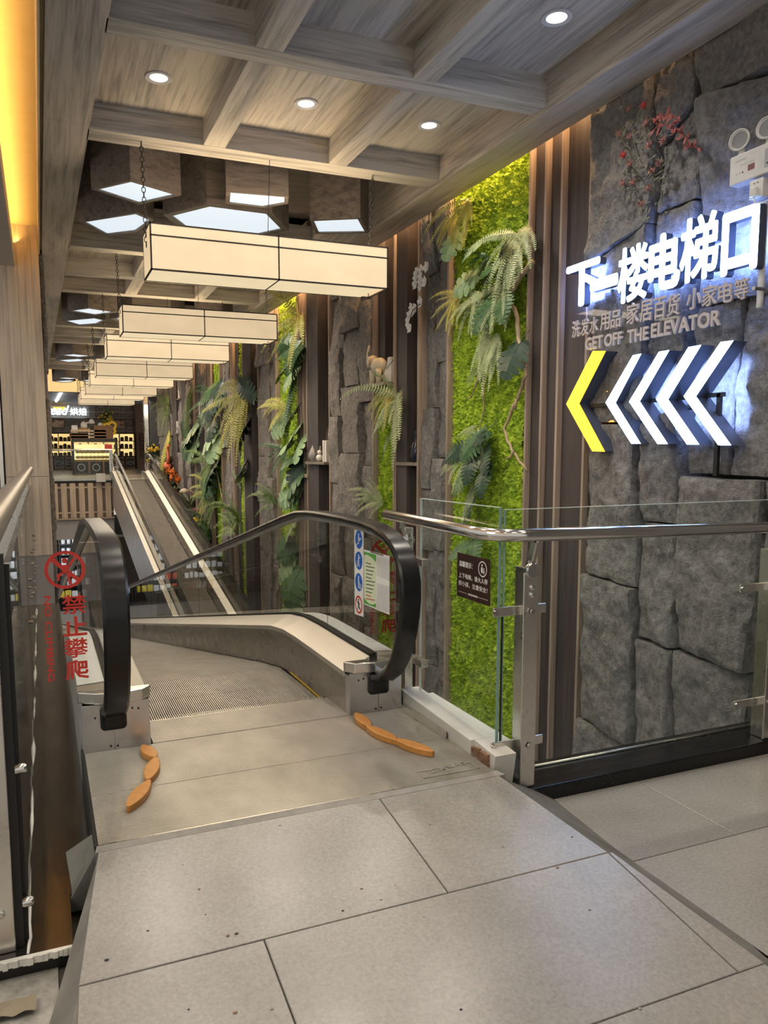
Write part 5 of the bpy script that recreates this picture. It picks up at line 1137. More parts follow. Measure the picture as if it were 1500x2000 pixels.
for k in range(9): a = 2.2+k*.28; MB().ball(pv+Vector((.062*math.cos(a), .062*math.sin(a), .08+.018*k)), .009, 8, 5, (.5, .5, 1.2)).build('vase_hole', BLACK, t)
tag(MB().box(3.58, 3.60, y0_+.03, y0_+.10, zS, zS+.36).build('grey_board', WHITEP), 'upright pale board behind the pierced vase', 'board')
zS = atx(503, 965, 3.45).z; shelf(Y[508], Y[508]+.42, zS, 'small far shelf with a dark bottle', .17); lathe_thing('dark_bottle', 'dark bottle on the small far shelf', 'bottle', (3.50, Y[508]+.18, zS), [(0, 0), (.07, 0), (.075, .12), (.03, .2), (.028, .3), (0, .31)], NAVY)
for k, (px, py, lab) in enumerate(((391, 812, 'white bookend on the far shelf below the fifth lantern'), (350, 778, 'pale bookend on the far shelf below the last lanterns'), (347, 845, 'pale bookend on the lower far shelf'))):
    p = wallpt(px, py, 3.46); sh = shelf(p.y-.22, p.y+.22, p.z, ('far shelf with a white bookend', 'far shelf below the last lanterns', 'lower far shelf with a pale bookend')[k]); tag(MB().box(3.44, 3.56, p.y-.07, p.y+.07, p.z, p.z+.30).build('bookend', WHC, bev=.01), lab, 'bookend')
# ================================================================== GARDEN BED beside the rising walkway
def bedz(y): return belt2(y)+.02
gb = MB(); vs = []; n = 30
for i in range(n+1): y = 8+16*i/n; vs += [(3.12, y, bedz(y)), (3.66, y, bedz(y)+.05), (3.12, y, bedz(y)-.9), (3.66, y, bedz(y)-.9)]
fs = []
for i in range(n): a = 4*i; fs += [(a, a+1, a+5, a+4), (a, a+4, a+6, a+2), (a+2, a+6, a+7, a+3)]
gb.add(vs, fs); struct(gb.build('planting_bed', plain('dark_soil', (.018, .016, .010), .9)), 'dark sloping planting bed')
def bp(px, py, X=3.35): return atx(px, py, X)
def tuft(px, py, size, n, m, lab, cat='plant', name='grass_tuft', X=3.36, wide=.7, bw=.012):
    p = bp(px, py, X); rnd = random.Random(int(px*7+py)); b = MB(); t = thing(name, lab, cat, tuple(p), 'plants in the sloping bed')
    for k in range(n):
        a = rnd.uniform(0, 6.28); d = Vector((math.cos(a)*wide, math.sin(a)*wide, 1)).normalized()*size*rnd.uniform(.6, 1.1); s_ = Vector((-d.y, d.x, 0)); s_ = (s_.normalized() if s_.length > .001 else Vector((1, 0, 0)))*bw*(size/.4)
        b.add([p-s_, p+s_, p+d*.6+s_*.8+Vector((0, 0, -.04*size)), p+d-Vector((0, 0, .25*size*wide)), p+d*.6-s_*.8+Vector((0, 0, -.04*size))], [(0, 1, 2, 3, 4)])
    b.build('blades', m, t); return t
def blooms(px, py, size, n, m, lab, X=3.36, r=.07, spread=.3):
    p = bp(px, py, X); rnd = random.Random(int(px*3+py)); t = thing('flowering_plant', lab, 'flowers', tuple(p), 'plants in the sloping bed'); lf = MB()
    for k in range(n):
        c = p+Vector((rnd.uniform(-spread*.5, spread*.3), rnd.uniform(-spread, spread)*1.4, rnd.uniform(0, size))); b = MB()
        for q in range(9):
            d = Vector((rnd.gauss(-.3, .6), rnd.gauss(0, 1), rnd.gauss(.2, .8))).normalized()*r*rnd.uniform(.7, 1.1); s_ = d.cross(Vector((1, .2, .4))).normalized()*r*.4; b.add([c, c+d*.55+s_, c+d, c+d*.55-s_], [(0, 1, 2, 3)])
        b.ball(c, r*.3, 6, 4); b.build('blossom', m, t); lf.tube([p, c], .006, 4)
    lf.build('stem', LEAFD, t); return t
blooms(325, 932, .25, 9, REDF, 'red flowers at the top of the sloping bed', r=.11); blooms(342, 938, .28, 7, ORF, 'orange flowers at the top of the sloping bed', r=.16)
tuft(325, 918, .75, 70, GRASSG, 'grey grass clump around the flamingo', wide=.8)
blooms(348, 975, .2, 5, REDF, 'red flowers midway down the sloping bed', r=.09)
tuft(372, 1000, .75, 80, GRASSG, 'silver grass clump behind the mushroom', wide=.6); tuft(388, 998, .34, 90, DRYF, 'dry seed head ball beside the mushroom', name='seed_head', wide=2.2, bw=.006)
tuft(375, 965, .3, 50, DRYF, 'dry flower tuft above the silver grass', name='seed_head', wide=1.8, bw=.006)
blooms(374, 1030, .12, 5, PINKF, 'pink flowers at the foot of the mushroom', r=.09, X=3.3); tuft(396, 1052, .55, 120, LEAF, 'round dark green shrub near the handrail', name='shrub', wide=1.3, bw=.02)
blooms(398, 1030, .15, 5, PETAL, 'white flowers behind the round green shrub', r=.09); blooms(395, 1072, .15, 9, REDF, 'red berries sprig just above the handrail', r=.07)
tuft(385, 1060, .3, 30, GRASSG, 'grey leaf edging below the round shrub', wide=1.4, bw=.03)
fern(415, 1050, .8, 9, 'dark fern at the bed end by the handrail', 'd', X=3.42, spread=(0, PI), seed=71)
tuft(340, 955, .3, 24, FERNY, 'yellow curling stems below the orange flowers', wide=1.4); tuft(378, 1040, .35, 24, FERNY, 'yellow leaves beside the pink flowers', wide=1.2)
for k, (px, py, s_) in enumerate(((338, 950, .7), (352, 960, .6), (345, 985, .6), (372, 1010, .5), (385, 1030, .5))): tuft(px, py, .5*s_, 60, LEAFD, ['dark foliage under the orange flowers', 'dark foliage beside the clay mushroom', 'dark foliage behind the driftwood', 'dark foliage before the silver grass', 'dark foliage under the round shrub'][k], name='shrub', wide=1.4, bw=.03)
def mushroom(px, py, r, m, lab, X=3.3):
    p = bp(px, py, X); t = thing('mushroom_ornament', lab, 'ornament', tuple(p), 'mushroom ornaments'); MB().lathe([(0, 0), (r*1.0, 0), (r*1.05, r*.12), (r*.85, r*.5), (r*.45, r*.78), (0, r*.9)], p, 18).build('mushroom_cap', m, t, smooth='all'); MB().lathe([(0, -r*1.2), (r*.35, -r*1.2), (r*.25, -.02), (0, .0)], p, 12).build('mushroom_stalk', IVORY, t, smooth='all')
mushroom(381, 1020, .14, YEF, 'large orange mushroom ornament in the sloping bed'); mushroom(360, 962, .12, IVORY, 'small clay mushroom ornament higher in the bed')
p = bp(327, 914, 3.28); t = thing('flamingo_ornament', 'coral flamingo ornament at the top of the bed', 'ornament', tuple(p)); b = MB(); s_ = .55
b.ball(p+Vector((0, .0, .05)), .16, 12, 8, (.7, 1.2, .8)); b.tube([p+Vector((0, -.12, .1)), p+Vector((0, -.2, .25)), p+Vector((0, -.16, .42)), p+Vector((0, -.14, .55)), p+Vector((0, -.19, .62)), p+Vector((0, -.27, .58))], [.05, .04, .033, .03, .04, .02], 8); b.build('flamingo_body', leafy('coral_paint', (.6, .12, .06), (.75, .2, .1)), t, smooth='all')
MB().tube([p+Vector((0, .02, -.05)), p+Vector((0, .02, -.5))], .015, 6).build('flamingo_leg', STEM, t)
t = branch([(337, 972), (345, 983), (352, 992), (358, 1004), (356, 1020)], .05, 'pale driftwood limb lying beside the handrail of the rising walkway', X=3.2, side=[[(352, 992), (362, 990)], [(345, 983), (343, 988)]])
# ================================================================== BAKERY on the far floor
BK = atz(150, 917, ZF).y                    # front of the low cabinets
YB = BK+.55
def bpt(px, py, Yy): return aty(px, py, Yy)
FT = plain('bakery_floor_tile', (.24, .21, .18), .28)
fb = struct(MB().box(-6, 2.02, YF, YB+1, ZF-.35, ZF-.01).box(2.02, 3.06, 24.2, YB+1, ZF-.35, ZF-.01).box(3.06, 9, YF, YB+1, ZF-.35, ZF-.01).build('floor_far', GROUT), 'floor of the bakery level')
yy = YF
while yy < YB:
    for k in range(-3, 8):
        x0 = k*.9; x1 = x0+.895
        if yy < 24.2 and x1 > 2.0 and x0 < 3.1: continue
        MB().box(x0, x1, yy+.003, yy+.9, ZF-.01, ZF).build('tile', FT, fb)
    yy += .905
zt_ = bpt(150, 791, YB).z
WB = struct(MB().box(-6, 9, YB, YB+.3, ZF, zt_+2.5).build('wall_far', plain('bakery_wall', (.10, .082, .072), .6)), 'dark bakery back wall')
def wbx(px0, py0, px1, py1, d0, d1, m, name, parent, Yy=None):
    Yy = Yy or YB; a, b = bpt(px0, py0, Yy), bpt(px1, py1, Yy); return MB().box(min(a.x, b.x), max(a.x, b.x), Yy-d1, Yy-d0, min(a.z, b.z), max(a.z, b.z)).build(name, m, parent)
# rough split stone cladding in courses
BST = plain('split_stone', (.26, .21, .18), .75, var=.4, vs=(5, 5, 9)); rnd = random.Random(9)
z0_, z1_ = bpt(150, 845, YB).z, bpt(150, 780, YB).z; xL, xR = bpt(84, 830, YB).x, bpt(275, 830, YB).x
zc = z0_; row = 0
while zc < z1_:
    h = .17; x = xL-rnd.uniform(0, .5)
    while x < xR:
        l_ = rnd.uniform(.5, 1.2); MB().box(max(x, xL)+.006, min(x+l_, xR)-.006, YB-rnd.uniform(.02, .07), YB, zc+.006, zc+h-.006).build('stone_course', BST, WB) if min(x+l_, xR)-max(x, xL) > .05 else None
        x += l_
    zc += h
# trellis bars above
for px in (95, 114, 124, 134, 144, 154, 173, 184, 232, 241, 258): wbx(px-.7, 786, px+.7, 815, .09, .13, plain('trellis_bar', (.55, .46, .40), .5) if 'trellis_bar' not in MATS else MATS['trellis_bar'], 'trellis_bar', WB)
for py in (787, 805, 816): wbx(88, py-.6, 262, py+.6, .09, .14, MATS['trellis_bar'], 'trellis_bar', WB)
# brick pier
PB = wbx(263, 786, 281, 917, .0, .35, BST, 'brick_pier', None); struct(PB, 'brick pier beside the bakery shelves')
a, b_ = bpt(263, 786, YB-.35), bpt(281, 917, YB-.35); zc = b_.z
while zc < a.z: MB().box(a.x, b_.x, YB-.375, YB-.35, zc+.008, zc+.09).build('brick', plain('pier_brick', (.22, .13, .085), .8, var=.35, vs=(3, 3, 8)) if 'pier_brick' not in MATS else MATS['pier_brick'], PB); zc += .1
# illuminated lettering
sg = thing('bakery_sign', 'white script bakery lettering glowing on the trellis', 'sign', tuple(bpt(130, 811, YB-.2))); YS = YB-.22; GW = glow('bakery_sign_white', (.75, .9, 1), 2); GY = glow('bakery_sign_yellow', (1, .78, .05), 1.6)
def bl(s, a, t, b, bt, m, bold, sh=0.): p0, p1 = bpt(a, bt, YS), bpt(b, t, YS); lettering('sign_letter', s, m, (p0.x, YS, p0.z), (1, 0, 0), (0, 0, 1), (p1.x-p0.x, p1.z-p0.z), sg, .08, 0, sh, thick=bold)
bl('read', 89, 792, 135, 810, GW, .022, .4); bl('烘', 137, 797, 152.5, 811, GW, .014); bl('焙', 154, 797, 169, 811.5, GW, .014)
for i, ch_ in enumerate('新鲜出炉'): bl(ch_, 104+6*i, 795, 109.5+6*i, 800.5, GY, .02)
# shelf wall: frames with lit compartments and jars
LIT = glow('shelf_glow', (1, .66, .26), .95, .45, (2.5, 2.5, 2.5)); JAR = plain('dark_jar', (.06, .035, .02), .35)
def cabinet(px0, px1, pyt, pyb, cols, rows_, lab):
    t = thing('bakery_shelf', lab, 'shelf unit', tuple(bpt((px0+px1)/2, pyb, YB)), 'lit bakery shelf units'); w_ = (px1-px0)/cols; h_ = (pyb-pyt)/rows_
    for r in range(rows_+1): wbx(px0, pyt+r*h_-.5, px1, pyt+r*h_+.5, .02, .45, BLACK, 'shelf_board', t)
    for c in range(cols+1): wbx(px0+c*w_-.5, pyt, px0+c*w_+.5, pyb, .02, .45, BLACK, 'upright', t)
    for c in range(cols):
        for r in range(rows_): wbx(px0+c*w_+.5, pyt+r*h_+.5, px0+(c+1)*w_-.5, pyt+(r+1)*h_-.5, .03, .06, LIT, 'lit_back', t)
    for c in range(cols):
        for r in range(rows_):
            for k in range(3):
                q = bpt(px0+(c+.2+.3*k)*w_, pyt+(r+1)*h_-.6, YB-.25); h2 = rnd.uniform(.16, .26)
                tag(MB().lathe([(0, 0), (.09, 0), (.09, h2*.75), (.06, h2), (0, h2)], q, 9).build('jar', JAR, smooth=True), '%s dark jar, %s shelf, %s bay, lit unit %s' % (['first', 'second', 'third'][k], ['top', 'middle', 'bottom'][r], ['first', 'second', 'third'][c], lab.split('shelf unit ')[-1].split('narrow lit shelf ')[-1].replace('with jars ', '')), 'jar', 'jars on the lit bakery shelves')
cabinet(88, 140, 847, 891, 2, 3, 'lit shelf unit with jars beside the wood column'); cabinet(142, 232, 847, 891, 3, 3, 'lit shelf unit behind the bakery display case'); cabinet(233, 261, 847, 891, 1, 3, 'lit shelf unit with jars beside the brick pier'); cabinet(272, 279, 847, 891, 1, 3, 'narrow lit shelf beyond the brick pier')
for k, (a, b) in enumerate(((88, 104), (106, 126), (128, 142), (226, 244), (245, 264))):
    lb = ['partly hidden chalkboard cabinet beside the wood column', 'chalkboard cabinet with loaf drawing beside the column', 'chalkboard cabinet next to the display case', 'chalkboard cabinet under the lit shelves near the handrail', 'chalkboard cabinet beside the brick pier'][k]
    t = thing('low_cabinet', lb, 'cabinet', tuple(bpt((a+b)/2, 917, BK)), 'low bakery cabinets'); wbx(a, 893, b, 916, -.5, .0, plain('oak_frame', (.22, .12, .06), .5) if 'oak_frame' not in MATS else MATS['oak_frame'], 'cabinet_body', t, BK); wbx(a+2, 895.5, b-2, 912, .0, .02, BLACK, 'chalkboard_door', t, BK)
    q = bpt((a+b)/2, 904, BK-.03); ring = MB(); ring.tube([(q.x+.16*math.cos(2*PI*i/14), q.y, q.z+.09*math.sin(2*PI*i/14)) for i in range(15)], .012, 4, False); ring.tube([(q.x-.09, q.y, q.z-.01), (q.x, q.y, q.z+.03), (q.x+.09, q.y, q.z-.01)], .010, 4); ring.build('chalk_drawing', GREYP, t)
# pictures and black frames
for (a, t_, b, bt, lab, m_) in ((100, 820, 125, 835, 'framed bread loaf photograph near the wood column', 'loaf'), (161, 819, 184, 836, 'framed bread photograph behind the white orchids', 'bun'), (220, 821, 243, 836, 'framed bread photograph above the sunflowers', 'roll')):
    f_ = thing('framed_photo', lab, 'picture', tuple(bpt((a+b)/2, bt, YB)), 'bread photographs on the bakery wall'); wbx(a-.8, t_-.8, b+.8, bt+.8, .08, .12, BLACK, 'picture_frame', f_)
    m2, nt, bs = nodes('bread_print_'+m_); L(nt, ramp(nt, nz(nt, coords(nt, (2.2, 2.2, 3.5)), 1, 3, .5, 1.), [(.35, (.05, .03, .02)), (.5, (.38, .20, .10)), (.62, (.62, .42, .28)), (.75, (.2, .13, .09))]), bs.inputs['Base Color']); wbx(a, t_, b, bt, .12, .125, m2, 'print', f_)
for px in (100, 142, 202, 260): wbx(px-.7, 817, px+.7, 848, .08, .14, BLACK, 'shelf_post', WB)
wbx(88, 846, 262, 848, .08, .5, BLACK, 'shelf_top', WB); wbx(88, 816.5, 262, 818, .08, .2, BLACK, 'shelf_top', WB); wbx(88, 830, 262, 831, .08, .12, BLACK, 'shelf_rail', WB)
# display case on the floor
YD = atz(180, 926, ZF).y
dc = thing('display_case', 'glass pastry display case with chalkboard base', 'display case', tuple(bpt(185, 926, YD)))
a, b_ = bpt(143, 898, YD), bpt(227, 862, YD); z0_ = ZF; zt2 = b_.z
MB().box(a.x, b_.x, YD, YD+1.1, z0_+.05, a.z).build('case_base', MATS['oak_frame'], dc)
for (p, q) in ((146, 174), (175, 202), (203, 226)): wbx(p+.6, 901.5, q-.6, 924, .0, .02, BLACK, 'chalkboard_panel', dc, YD)
for px in (159, 188): q = bpt(px, 913, YD-.03); MB().tube([(q.x+.13*math.cos(2*PI*i/16), q.y, q.z+.13*math.sin(2*PI*i/16)) for i in range(17)], .012, 4, False).build('chalk_ring', GREYP, dc)
MB().box(a.x+.05, b_.x-.05, YD+1.0, YD+1.05, a.z, zt2-.1).build('lit_back', glow('case_glow', (1, .78, .34), 1.1, .35, (3, 3, 3)), dc); MB().box(a.x, b_.x, YD, YD+.02, a.z, zt2).build('front_glass', GL, dc); MB().box(a.x, b_.x, YD, YD+1.1, zt2-.02, zt2+.10).build('case_top', BLACK, dc)
for f in (0, 1): x = a.x if f == 0 else b_.x; MB().box(x-.05, x+.05, YD-.01, YD+.08, ZF, zt2).build('case_post', BLACK, dc)
for zz in (.30, .62): MB().box(a.x+.05, b_.x-.05, YD+.1, YD+.98, a.z+(zt2-a.z)*zz, a.z+(zt2-a.z)*zz+.02).build('glass_shelf', GL, dc)
for k in range(18):
    x = a.x+.2+(b_.x-a.x-.4)*(k % 9)/8; z = a.z+(zt2-a.z)*(0 if k < 9 else .30)+.03; tag(MB().ball((x, YD+.4, z+.06), .10, 8, 5, (1, 1, .6)).build('pastry', plain('pastry_crust', (.55, .33, .12), .6) if 'pastry_crust' not in MATS else MATS['pastry_crust'], smooth='all'), 'golden pastry, %s from the column side, %s tier of the display case' % (['first', 'second', 'third', 'fourth', 'fifth', 'sixth', 'seventh', 'eighth', 'ninth'][k % 9], 'lower' if k < 9 else 'upper'), 'pastry', 'pastries in the display case')
wbx(204, 868, 219, 877, .02, .05, plain('red_card', (.55, .05, .05), .5), 'red_card', dc, YD)
# on top of the case: basket, crate, sunflowers, orchid, paper bag
ytop = YD+.5
def top(px): return bpt(px, 861, ytop)
q = top(155); t = thing('bread_basket', 'wicker basket of baguettes on the display case', 'basket', (q.x, ytop, zt2+.1)); MB().box(q.x-.35, q.x+.35, ytop-.25, ytop+.25, zt2+.1, zt2+.34).build('basket_body', CHIP, t, bev=.03)
for k in range(4): MB().tube([(q.x-.3+.1*k, ytop, zt2+.36), (q.x+.1+.1*k, ytop+.02, zt2+.50)], [.05, .045], 7).build('baguette', MATS['pastry_crust'], t, smooth='all')
q = top(147); tag(MB().box(q.x-.12, q.x+.10, ytop-.2, ytop+.1, zt2+.1, zt2+.62).build('paper_bag', PAPER, bev=.02), 'white paper bag standing beside the bread basket', 'bag')
q = top(178); t = thing('slatted_crate', 'pale slatted wooden crate on the display case', 'crate', (q.x, ytop, zt2+.1)); 
for k in range(3): MB().box(q.x-.75, q.x+.55, ytop-.25, ytop-.22, zt2+.13+.12*k, zt2+.20+.12*k).build('slat', WSLAT, t)
for dx in (-.72, -.1, .5): MB().box(q.x+dx, q.x+dx+.05, ytop-.22, ytop+.2, zt2+.1, zt2+.48).build('crate_post', WSLAT, t)
q = top(205); t = thing('sunflower_planter', 'planter of sunflowers on the display case', 'flowers', (q.x, ytop, zt2+.1)); MB().box(q.x-.42, q.x+.30, ytop-.25, ytop+.2, zt2+.1, zt2+.62).build('planter_box', CHIP, t, bev=.01)
for (px, py) in ((209, 834), (219, 831), (201, 841), (211, 844), (218, 842), (207, 838), (198, 843)):
    c = bpt(px, py, ytop-.2); f_ = MB()
    for i in range(14): a_ = 2*PI*i/14; d = Vector((math.cos(a_), 0, math.sin(a_))); n_ = Vector((-d.z, 0, d.x)); f_.add([c+d*.06, c+d*.12+n_*.04-Vector((0, .02, 0)), c+d*.21, c+d*.12-n_*.04-Vector((0, .02, 0))], [(0, 1, 2, 3)])
    o = f_.build('sunflower_head', YEF, t); MB().ball(c-Vector((0, .01, 0)), .085, 9, 6, (1, .4, 1)).build('flower_disc', STEM, o, smooth='all'); MB().tube([c+Vector((0, .03, 0)), (q.x, ytop, zt2+.5)], .014, 5).build('stem', LEAF, t)
q = top(178); t = thing('white_orchid_pot', 'white magnolia arrangement in a dark pot on the display case', 'flowers', (q.x, ytop+.3, zt2+.1)); MB().box(q.x-.12, q.x+.22, ytop+.1, ytop+.4, zt2+.1, zt2+.7).build('pot', BLACK, t, bev=.02)
for (px, py) in ((163, 831), (165, 834), (170, 832), (179, 826), (196, 833), (166, 843), (180, 829)): c = bpt(px, py, ytop+.2); MB().ball(c, .15, 9, 6, (.8, .5, 1.1)).build('blossom', PETAL, t, smooth='all'); MB().tube([c, (q.x+.05, ytop+.25, zt2+.6)], .014, 4).build('stem', STEM, t)
q = bpt(208, 815, YB-.6); t = thing('hanging_flower_ball', 'yellow flower ball hanging beneath the last lantern', 'flowers', tuple(q)); b = MB(); rn = random.Random(3)
for k in range(90): d = Vector((rn.gauss(0, 1), rn.gauss(0, 1), rn.gauss(0, 1))).normalized()*rn.uniform(.25, .6); n_ = d.cross(Vector((0, 0, 1))).normalized()*.05; b.add([q+d*.3, q+d*.6+n_, q+d, q+d*.6-n_], [(0, 1, 2, 3)])
b.build('leaf_ball', FERN, t); b = MB()
for k in range(26): d = Vector((rn.gauss(0, 1), rn.gauss(-.6, 1), rn.gauss(-.4, 1))).normalized()*rn.uniform(.2, .4); b.ball(q+d, .06, 6, 4)
b.build('yellow_blossom', YEF, t); MB().tube([q, q+Vector((0, 0, 2.2))], .012, 5).build('hanging_wire', BLACK, t)
# bakery side: pale column, dark panel wall, glass rail on the edge
a, b_ = bpt(281, 778, YF+4), bpt(293, 918, YF+4); struct(MB().box(a.x, b_.x, YF+4, YF+4.3, ZF, a.z+1.6).build('column_far', STEEL), 'pale metal column at the bakery side')
a, b_ = bpt(292, 776, YF+5), bpt(345, 918, YF+5); struct(MB().box(a.x, b_.x+4, YF+5, YF+5.2, ZF, a.z+2.5).build('wall_bakery_side', plain('dark_grey_panel', (.035, .036, .04), .5)), 'dark grey panel wall beyond the planted wall')
pt_ = bpt(312, 895, YF+2.2); tuft(0, 0, 0, 0, FERN, 'x') if False else None
t = thing('yellow_flower_vase', 'yellow flower arrangement before the dark panel wall', 'flowers', tuple(pt_)); b = MB(); rn = random.Random(8)
for k in range(60): d = Vector((rn.gauss(0, .8), rn.gauss(0, .8), rn.gauss(.5, .9))).normalized()*rn.uniform(.3, .75); n_ = d.cross(Vector((0, 1, .3))).normalized()*.05; b.add([pt_, pt_+d*.6+n_, pt_+d, pt_+d*.6-n_], [(0, 1, 2, 3)])
b.build('foliage', LEAFD, t); b = MB()
for k in range(24): d = Vector((rn.gauss(0, .7), rn.gauss(-.3, .7), rn.gauss(.6, .7))).normalized()*rn.uniform(.3, .7); b.ball(pt_+d, .06, 6, 4)
b.build('yellow_blossom', YEF, t); MB().lathe([(0, ZF-pt_.z), (.2, ZF-pt_.z), (.25, -.2), (.18, 0), (0, 0)], pt_, 12).build('vase', WHC, t, smooth=True)
rl_ = thing('bakery_railing', 'low glass railing along the edge of the bakery floor', 'railing', (1.0, YF+.05, ZF)); xl = bpt(88, 930, YF+.05).x; zr = bpt(150, 879, YF+.05).z
for (a, b) in ((xl-2.5, xl+.62), (xl+.64, 1.97)): MB().box(a, b, YF+.05, YF+.065, ZF, zr-.02).build('glass_pane', GL, rl_)
MB().tube([(xl-2.5, YF+.03, zr), (1.97, YF+.03, zr)], .028, 10).build('handrail', CHROME, rl_, smooth=True); MB().box(1.93, 1.99, YF+.02, YF+.10, ZF, zr).build('post', STEEL, rl_); MB().box(xl-2.5, 1.97, YF+.02, YF+.1, ZF, ZF+.05).build('base_rail', CHROME, rl_)
t = thing('barrier_gate', 'low chrome barrier loop beside the rising walkway newel', 'barrier', (2.08, YF+.9, ZF)); MB().tube([(2.0, YF+.9, ZF+.35), (2.35, YF+.85, ZF+.35)], .03, 8).build('barrier_arm', CHROME, t); MB().tube([(2.0, YF+.9, ZF), (2.0, YF+.9, ZF+.9)], .04, 8).build('barrier_post', CHROME, t)
# bakery ceiling: cove band and slatted grey ceiling with a tube light
zc1, zc0 = bpt(120, 747, 24.6).z, bpt(120, 764, 24.6).z; struct(MB().box(-6, 9, 24.6, 24.8, zc0, zc1+1.5).build('trim_far_band', glow('cove_band', (1, .66, .28), .62)), 'warm lit cove band at the ceiling end')
z_ = bpt(120, 786, YB).z; sc_ = struct(MB().box(-6, 9, 24.8, YB+.3, z_+.12, z_+.2).build('ceiling_far', PLASTER), 'grey slatted bakery ceiling')
yy = 25.2
while yy < YB: MB().box(-4, 7, yy, yy+.12, z_, z_+.12).build('ceiling_slat', plain('slat_grey', (.34, .34, .35), .5) if 'slat_grey' not in MATS else MATS['slat_grey'], sc_); yy += .42
q0, q1 = atz(119, 767, z_-.01), atz(110, 783, z_-.01); tag(MB().tube([q0, q1], .07, 6).build('tube_light', glow('tube_white', (.9, .95, 1), 3)), 'slanting white tube light on the slatted bakery ceiling', 'tube light')
# fascia below the bakery floor: vertical slats on a dark panel
zf0, zf1 = bpt(150, 1012, YF).z, ZF-.06
FA = struct(MB().box(-6, 1.96, YF-.02, YF, zf0, zf1).build('wall_fascia', DARKW), 'slatted timber fascia under the bakery floor'); FA.data.materials[0] = plain('fascia_panel', (.16, .115, .09), .6)
for k in range(-26, 24):
    x = .02+k*.245
    if x+.15 < 1.9: MB().box(x, x+.155, YF-.075, YF-.02, zf0+.01, zf1-.01).build('slat', WSLAT, FA)
for z in (zf0+.14, zf1-.16): MB().box(-6, 1.96, YF-.045, YF-.02, z, z+.045).build('slat_rail', WSLAT, FA)
struct(MB().box(-6, 1.97, YF-.09, YF+.02, zf0-.03, zf0).build('trim_fascia_base', WSLAT)); struct(MB().box(-6, 1.96, YF-.08, YF+.1, zf1, ZF).build('trim_fascia_top', BLACK))
struct(MB().box(-6, 1.96, YF, YF+.1, zf0-.62, zf0-.03).build('wall_fascia_lower', PLASTER), 'plain grey band under the slatted fascia')
p0, p1 = bpt(187, 925, YF-.1), bpt(206, 941, YF-.1); tag(MB().box(p0.x, p1.x, YF-.28, YF-.1, p1.z, p0.z).build('junction_box', CREAM, bev=.01), 'cream box at the head of the rising walkway', 'box')
struct(MB().box(-6, 3.7, YF+.1, YF+8, zf0-.62, zf0-.55).build('ceiling_below', PLASTER), 'ceiling of the shop below'); struct(MB().box(-6, 3.7, YF+2.2, YF+2.3, -3.6, zf0-.6).build('wall_below', DARKW), 'back wall of the shop below')
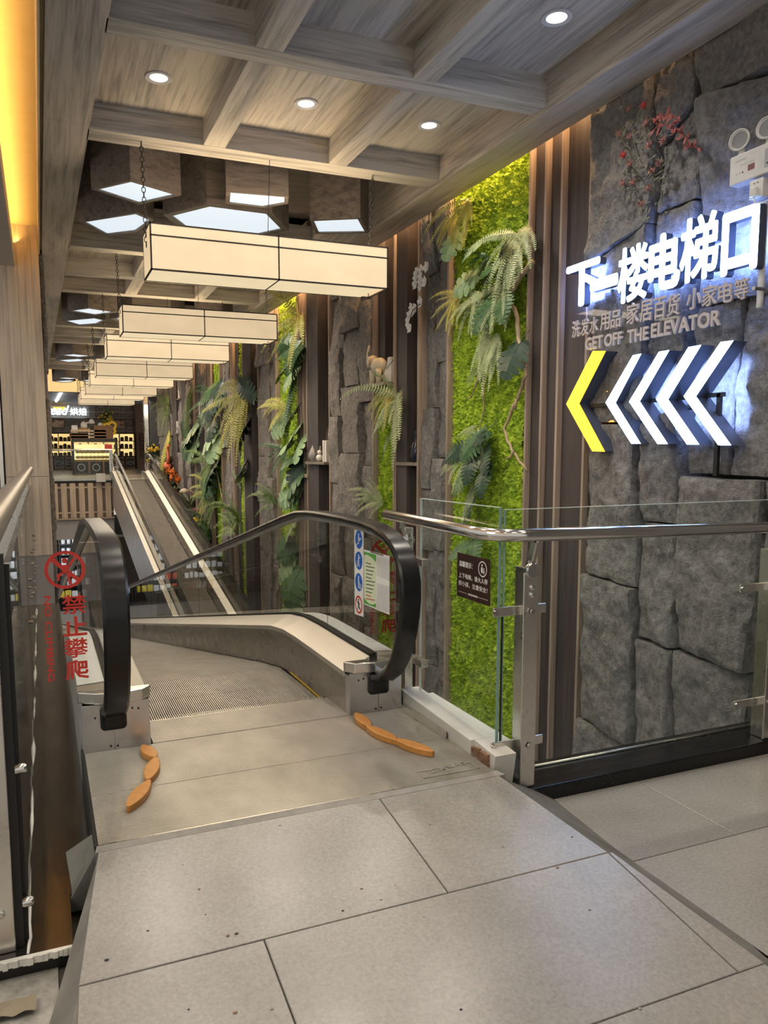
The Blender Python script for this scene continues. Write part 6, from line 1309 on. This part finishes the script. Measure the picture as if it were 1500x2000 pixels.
# ================================================================== GROCERY SHELVES below
YG = YF+1.5; GOODW = plain('white_packet', (.75, .77, .80), .4, emit=(.8, .9, 1), es=.0); GOODY = plain('yellow_packet', (.75, .58, .05), .4); GOODR = plain('red_packet', (.6, .08, .05), .4); SHB = plain('black_shelf', (.02, .02, .022), .5)
zs = [bpt(130, py, YG).z for py in (1062, 1083, 1103, 1124, 1144, 1166, 1190)]
for u, (xa, xb, lb) in enumerate(((-2.6, -1.15, 'far'), (-1.1, .35, 'middle'), (.4, 1.35, 'near'))):
    t = thing('grocery_shelf', ('black grocery shelf on the floor below, behind the wood column', 'black grocery shelf on the floor below, seen beside the column', 'black grocery shelf on the floor below, beside the descending handrail')[u], 'shelf unit', ((xa+xb)/2, YG, -3.6), 'grocery shelves below the bakery')
    for z in zs: MB().box(xa, xb, YG-.1, YG+.4, z-.03, z).build('shelf_board', SHB, t)
    MB().box(xa, xb, YG+.40, YG+.44, -3.6, zs[0]+.4).build('back_panel', SHB, t)
    for x in (xa, xb-.03): MB().box(x, x+.03, YG-.1, YG+.4, -3.6, zs[0]+.35).build('upright', SHB, t)
    rg = random.Random(u+2)
    for zi, z in enumerate(zs[:6]):
        x = xa+.06; yel = rg.random() < .25; cnt = 0
        while x < xb-.2:
            kind = rg.random(); m_ = GOODY if yel and x > xa+.7 else (GOODR if kind < .06 else GOODW); w_ = rg.uniform(.12, .2)
            if kind < .45: o = MB().lathe([(0, 0), (w_*.42, 0), (w_*.46, .16), (w_*.40, .2), (0, .2)], (x+w_/2, YG+.02, z), 12).build('white_pot', m_, smooth=True); nm = 'pot'
            elif kind < .6 and zi == 1: o = MB().lathe([(0, -.02), (.12, 0), (.12, .015), (.05, .012), (0, .012)], (x+.12, YG-.02, z+.14), 18, Matrix.Rotation(PI/2, 3, 'X')).build('white_plate', GOODW, smooth=True); w_ = .24; nm = 'plate'
            else: o = MB().box(x, x+w_, YG-.06, YG+.1, z, z+rg.uniform(.12, .22)).build('white_packet', m_, bev=.01); nm = 'packet'
            cnt += 1; tag(o, '%s %s, item %s along shelf %s of the %s' % ('yellow' if m_ is GOODY else 'red' if m_ is GOODR else 'white', nm, ['one', 'two', 'three', 'four', 'five', 'six', 'seven', 'eight', 'nine', 'ten', 'eleven'][cnt-1], ['one from top', 'two from top', 'three from top', 'four from top', 'five from top', 'six from top'][zi], ['hidden grocery unit', 'grocery unit beside the column', 'grocery unit beside the handrail'][u]), nm, 'goods on the grocery shelves'); x += w_+.025
# small litter near the viewer
p = atz(22, 1982, ZL); t = thing('paper_scrap', 'crumpled brown paper scrap on the bare concrete', 'litter', tuple(p)); b = MB(); vs = []
for i in range(5):
    for j in range(4): vs.append((p.x-.05+.028*i, p.y-.02+.02*j, ZL+.004+.014*abs(math.sin(i*1.7+j*2.3))))
b.add(vs, [(i*4+j, (i+1)*4+j, (i+1)*4+j+1, i*4+j+1) for i in range(4) for j in range(3)]); b.build('scrap', plain('kraft_paper', (.24, .20, .14), .8), t, smooth='all')
rn = random.Random(12)
for k in range(26):
    x, y = rn.uniform(.1, 1.7), rn.uniform(1.3, 2.4); s_ = rn.uniform(.002, .005); MB().ball((x, y, rz(x, y)+.001), s_, 6, 4, (1.4, 1, .4)).build('grit_speck', rn.choice([CHIP, INK, CEMENT]), RAMP)
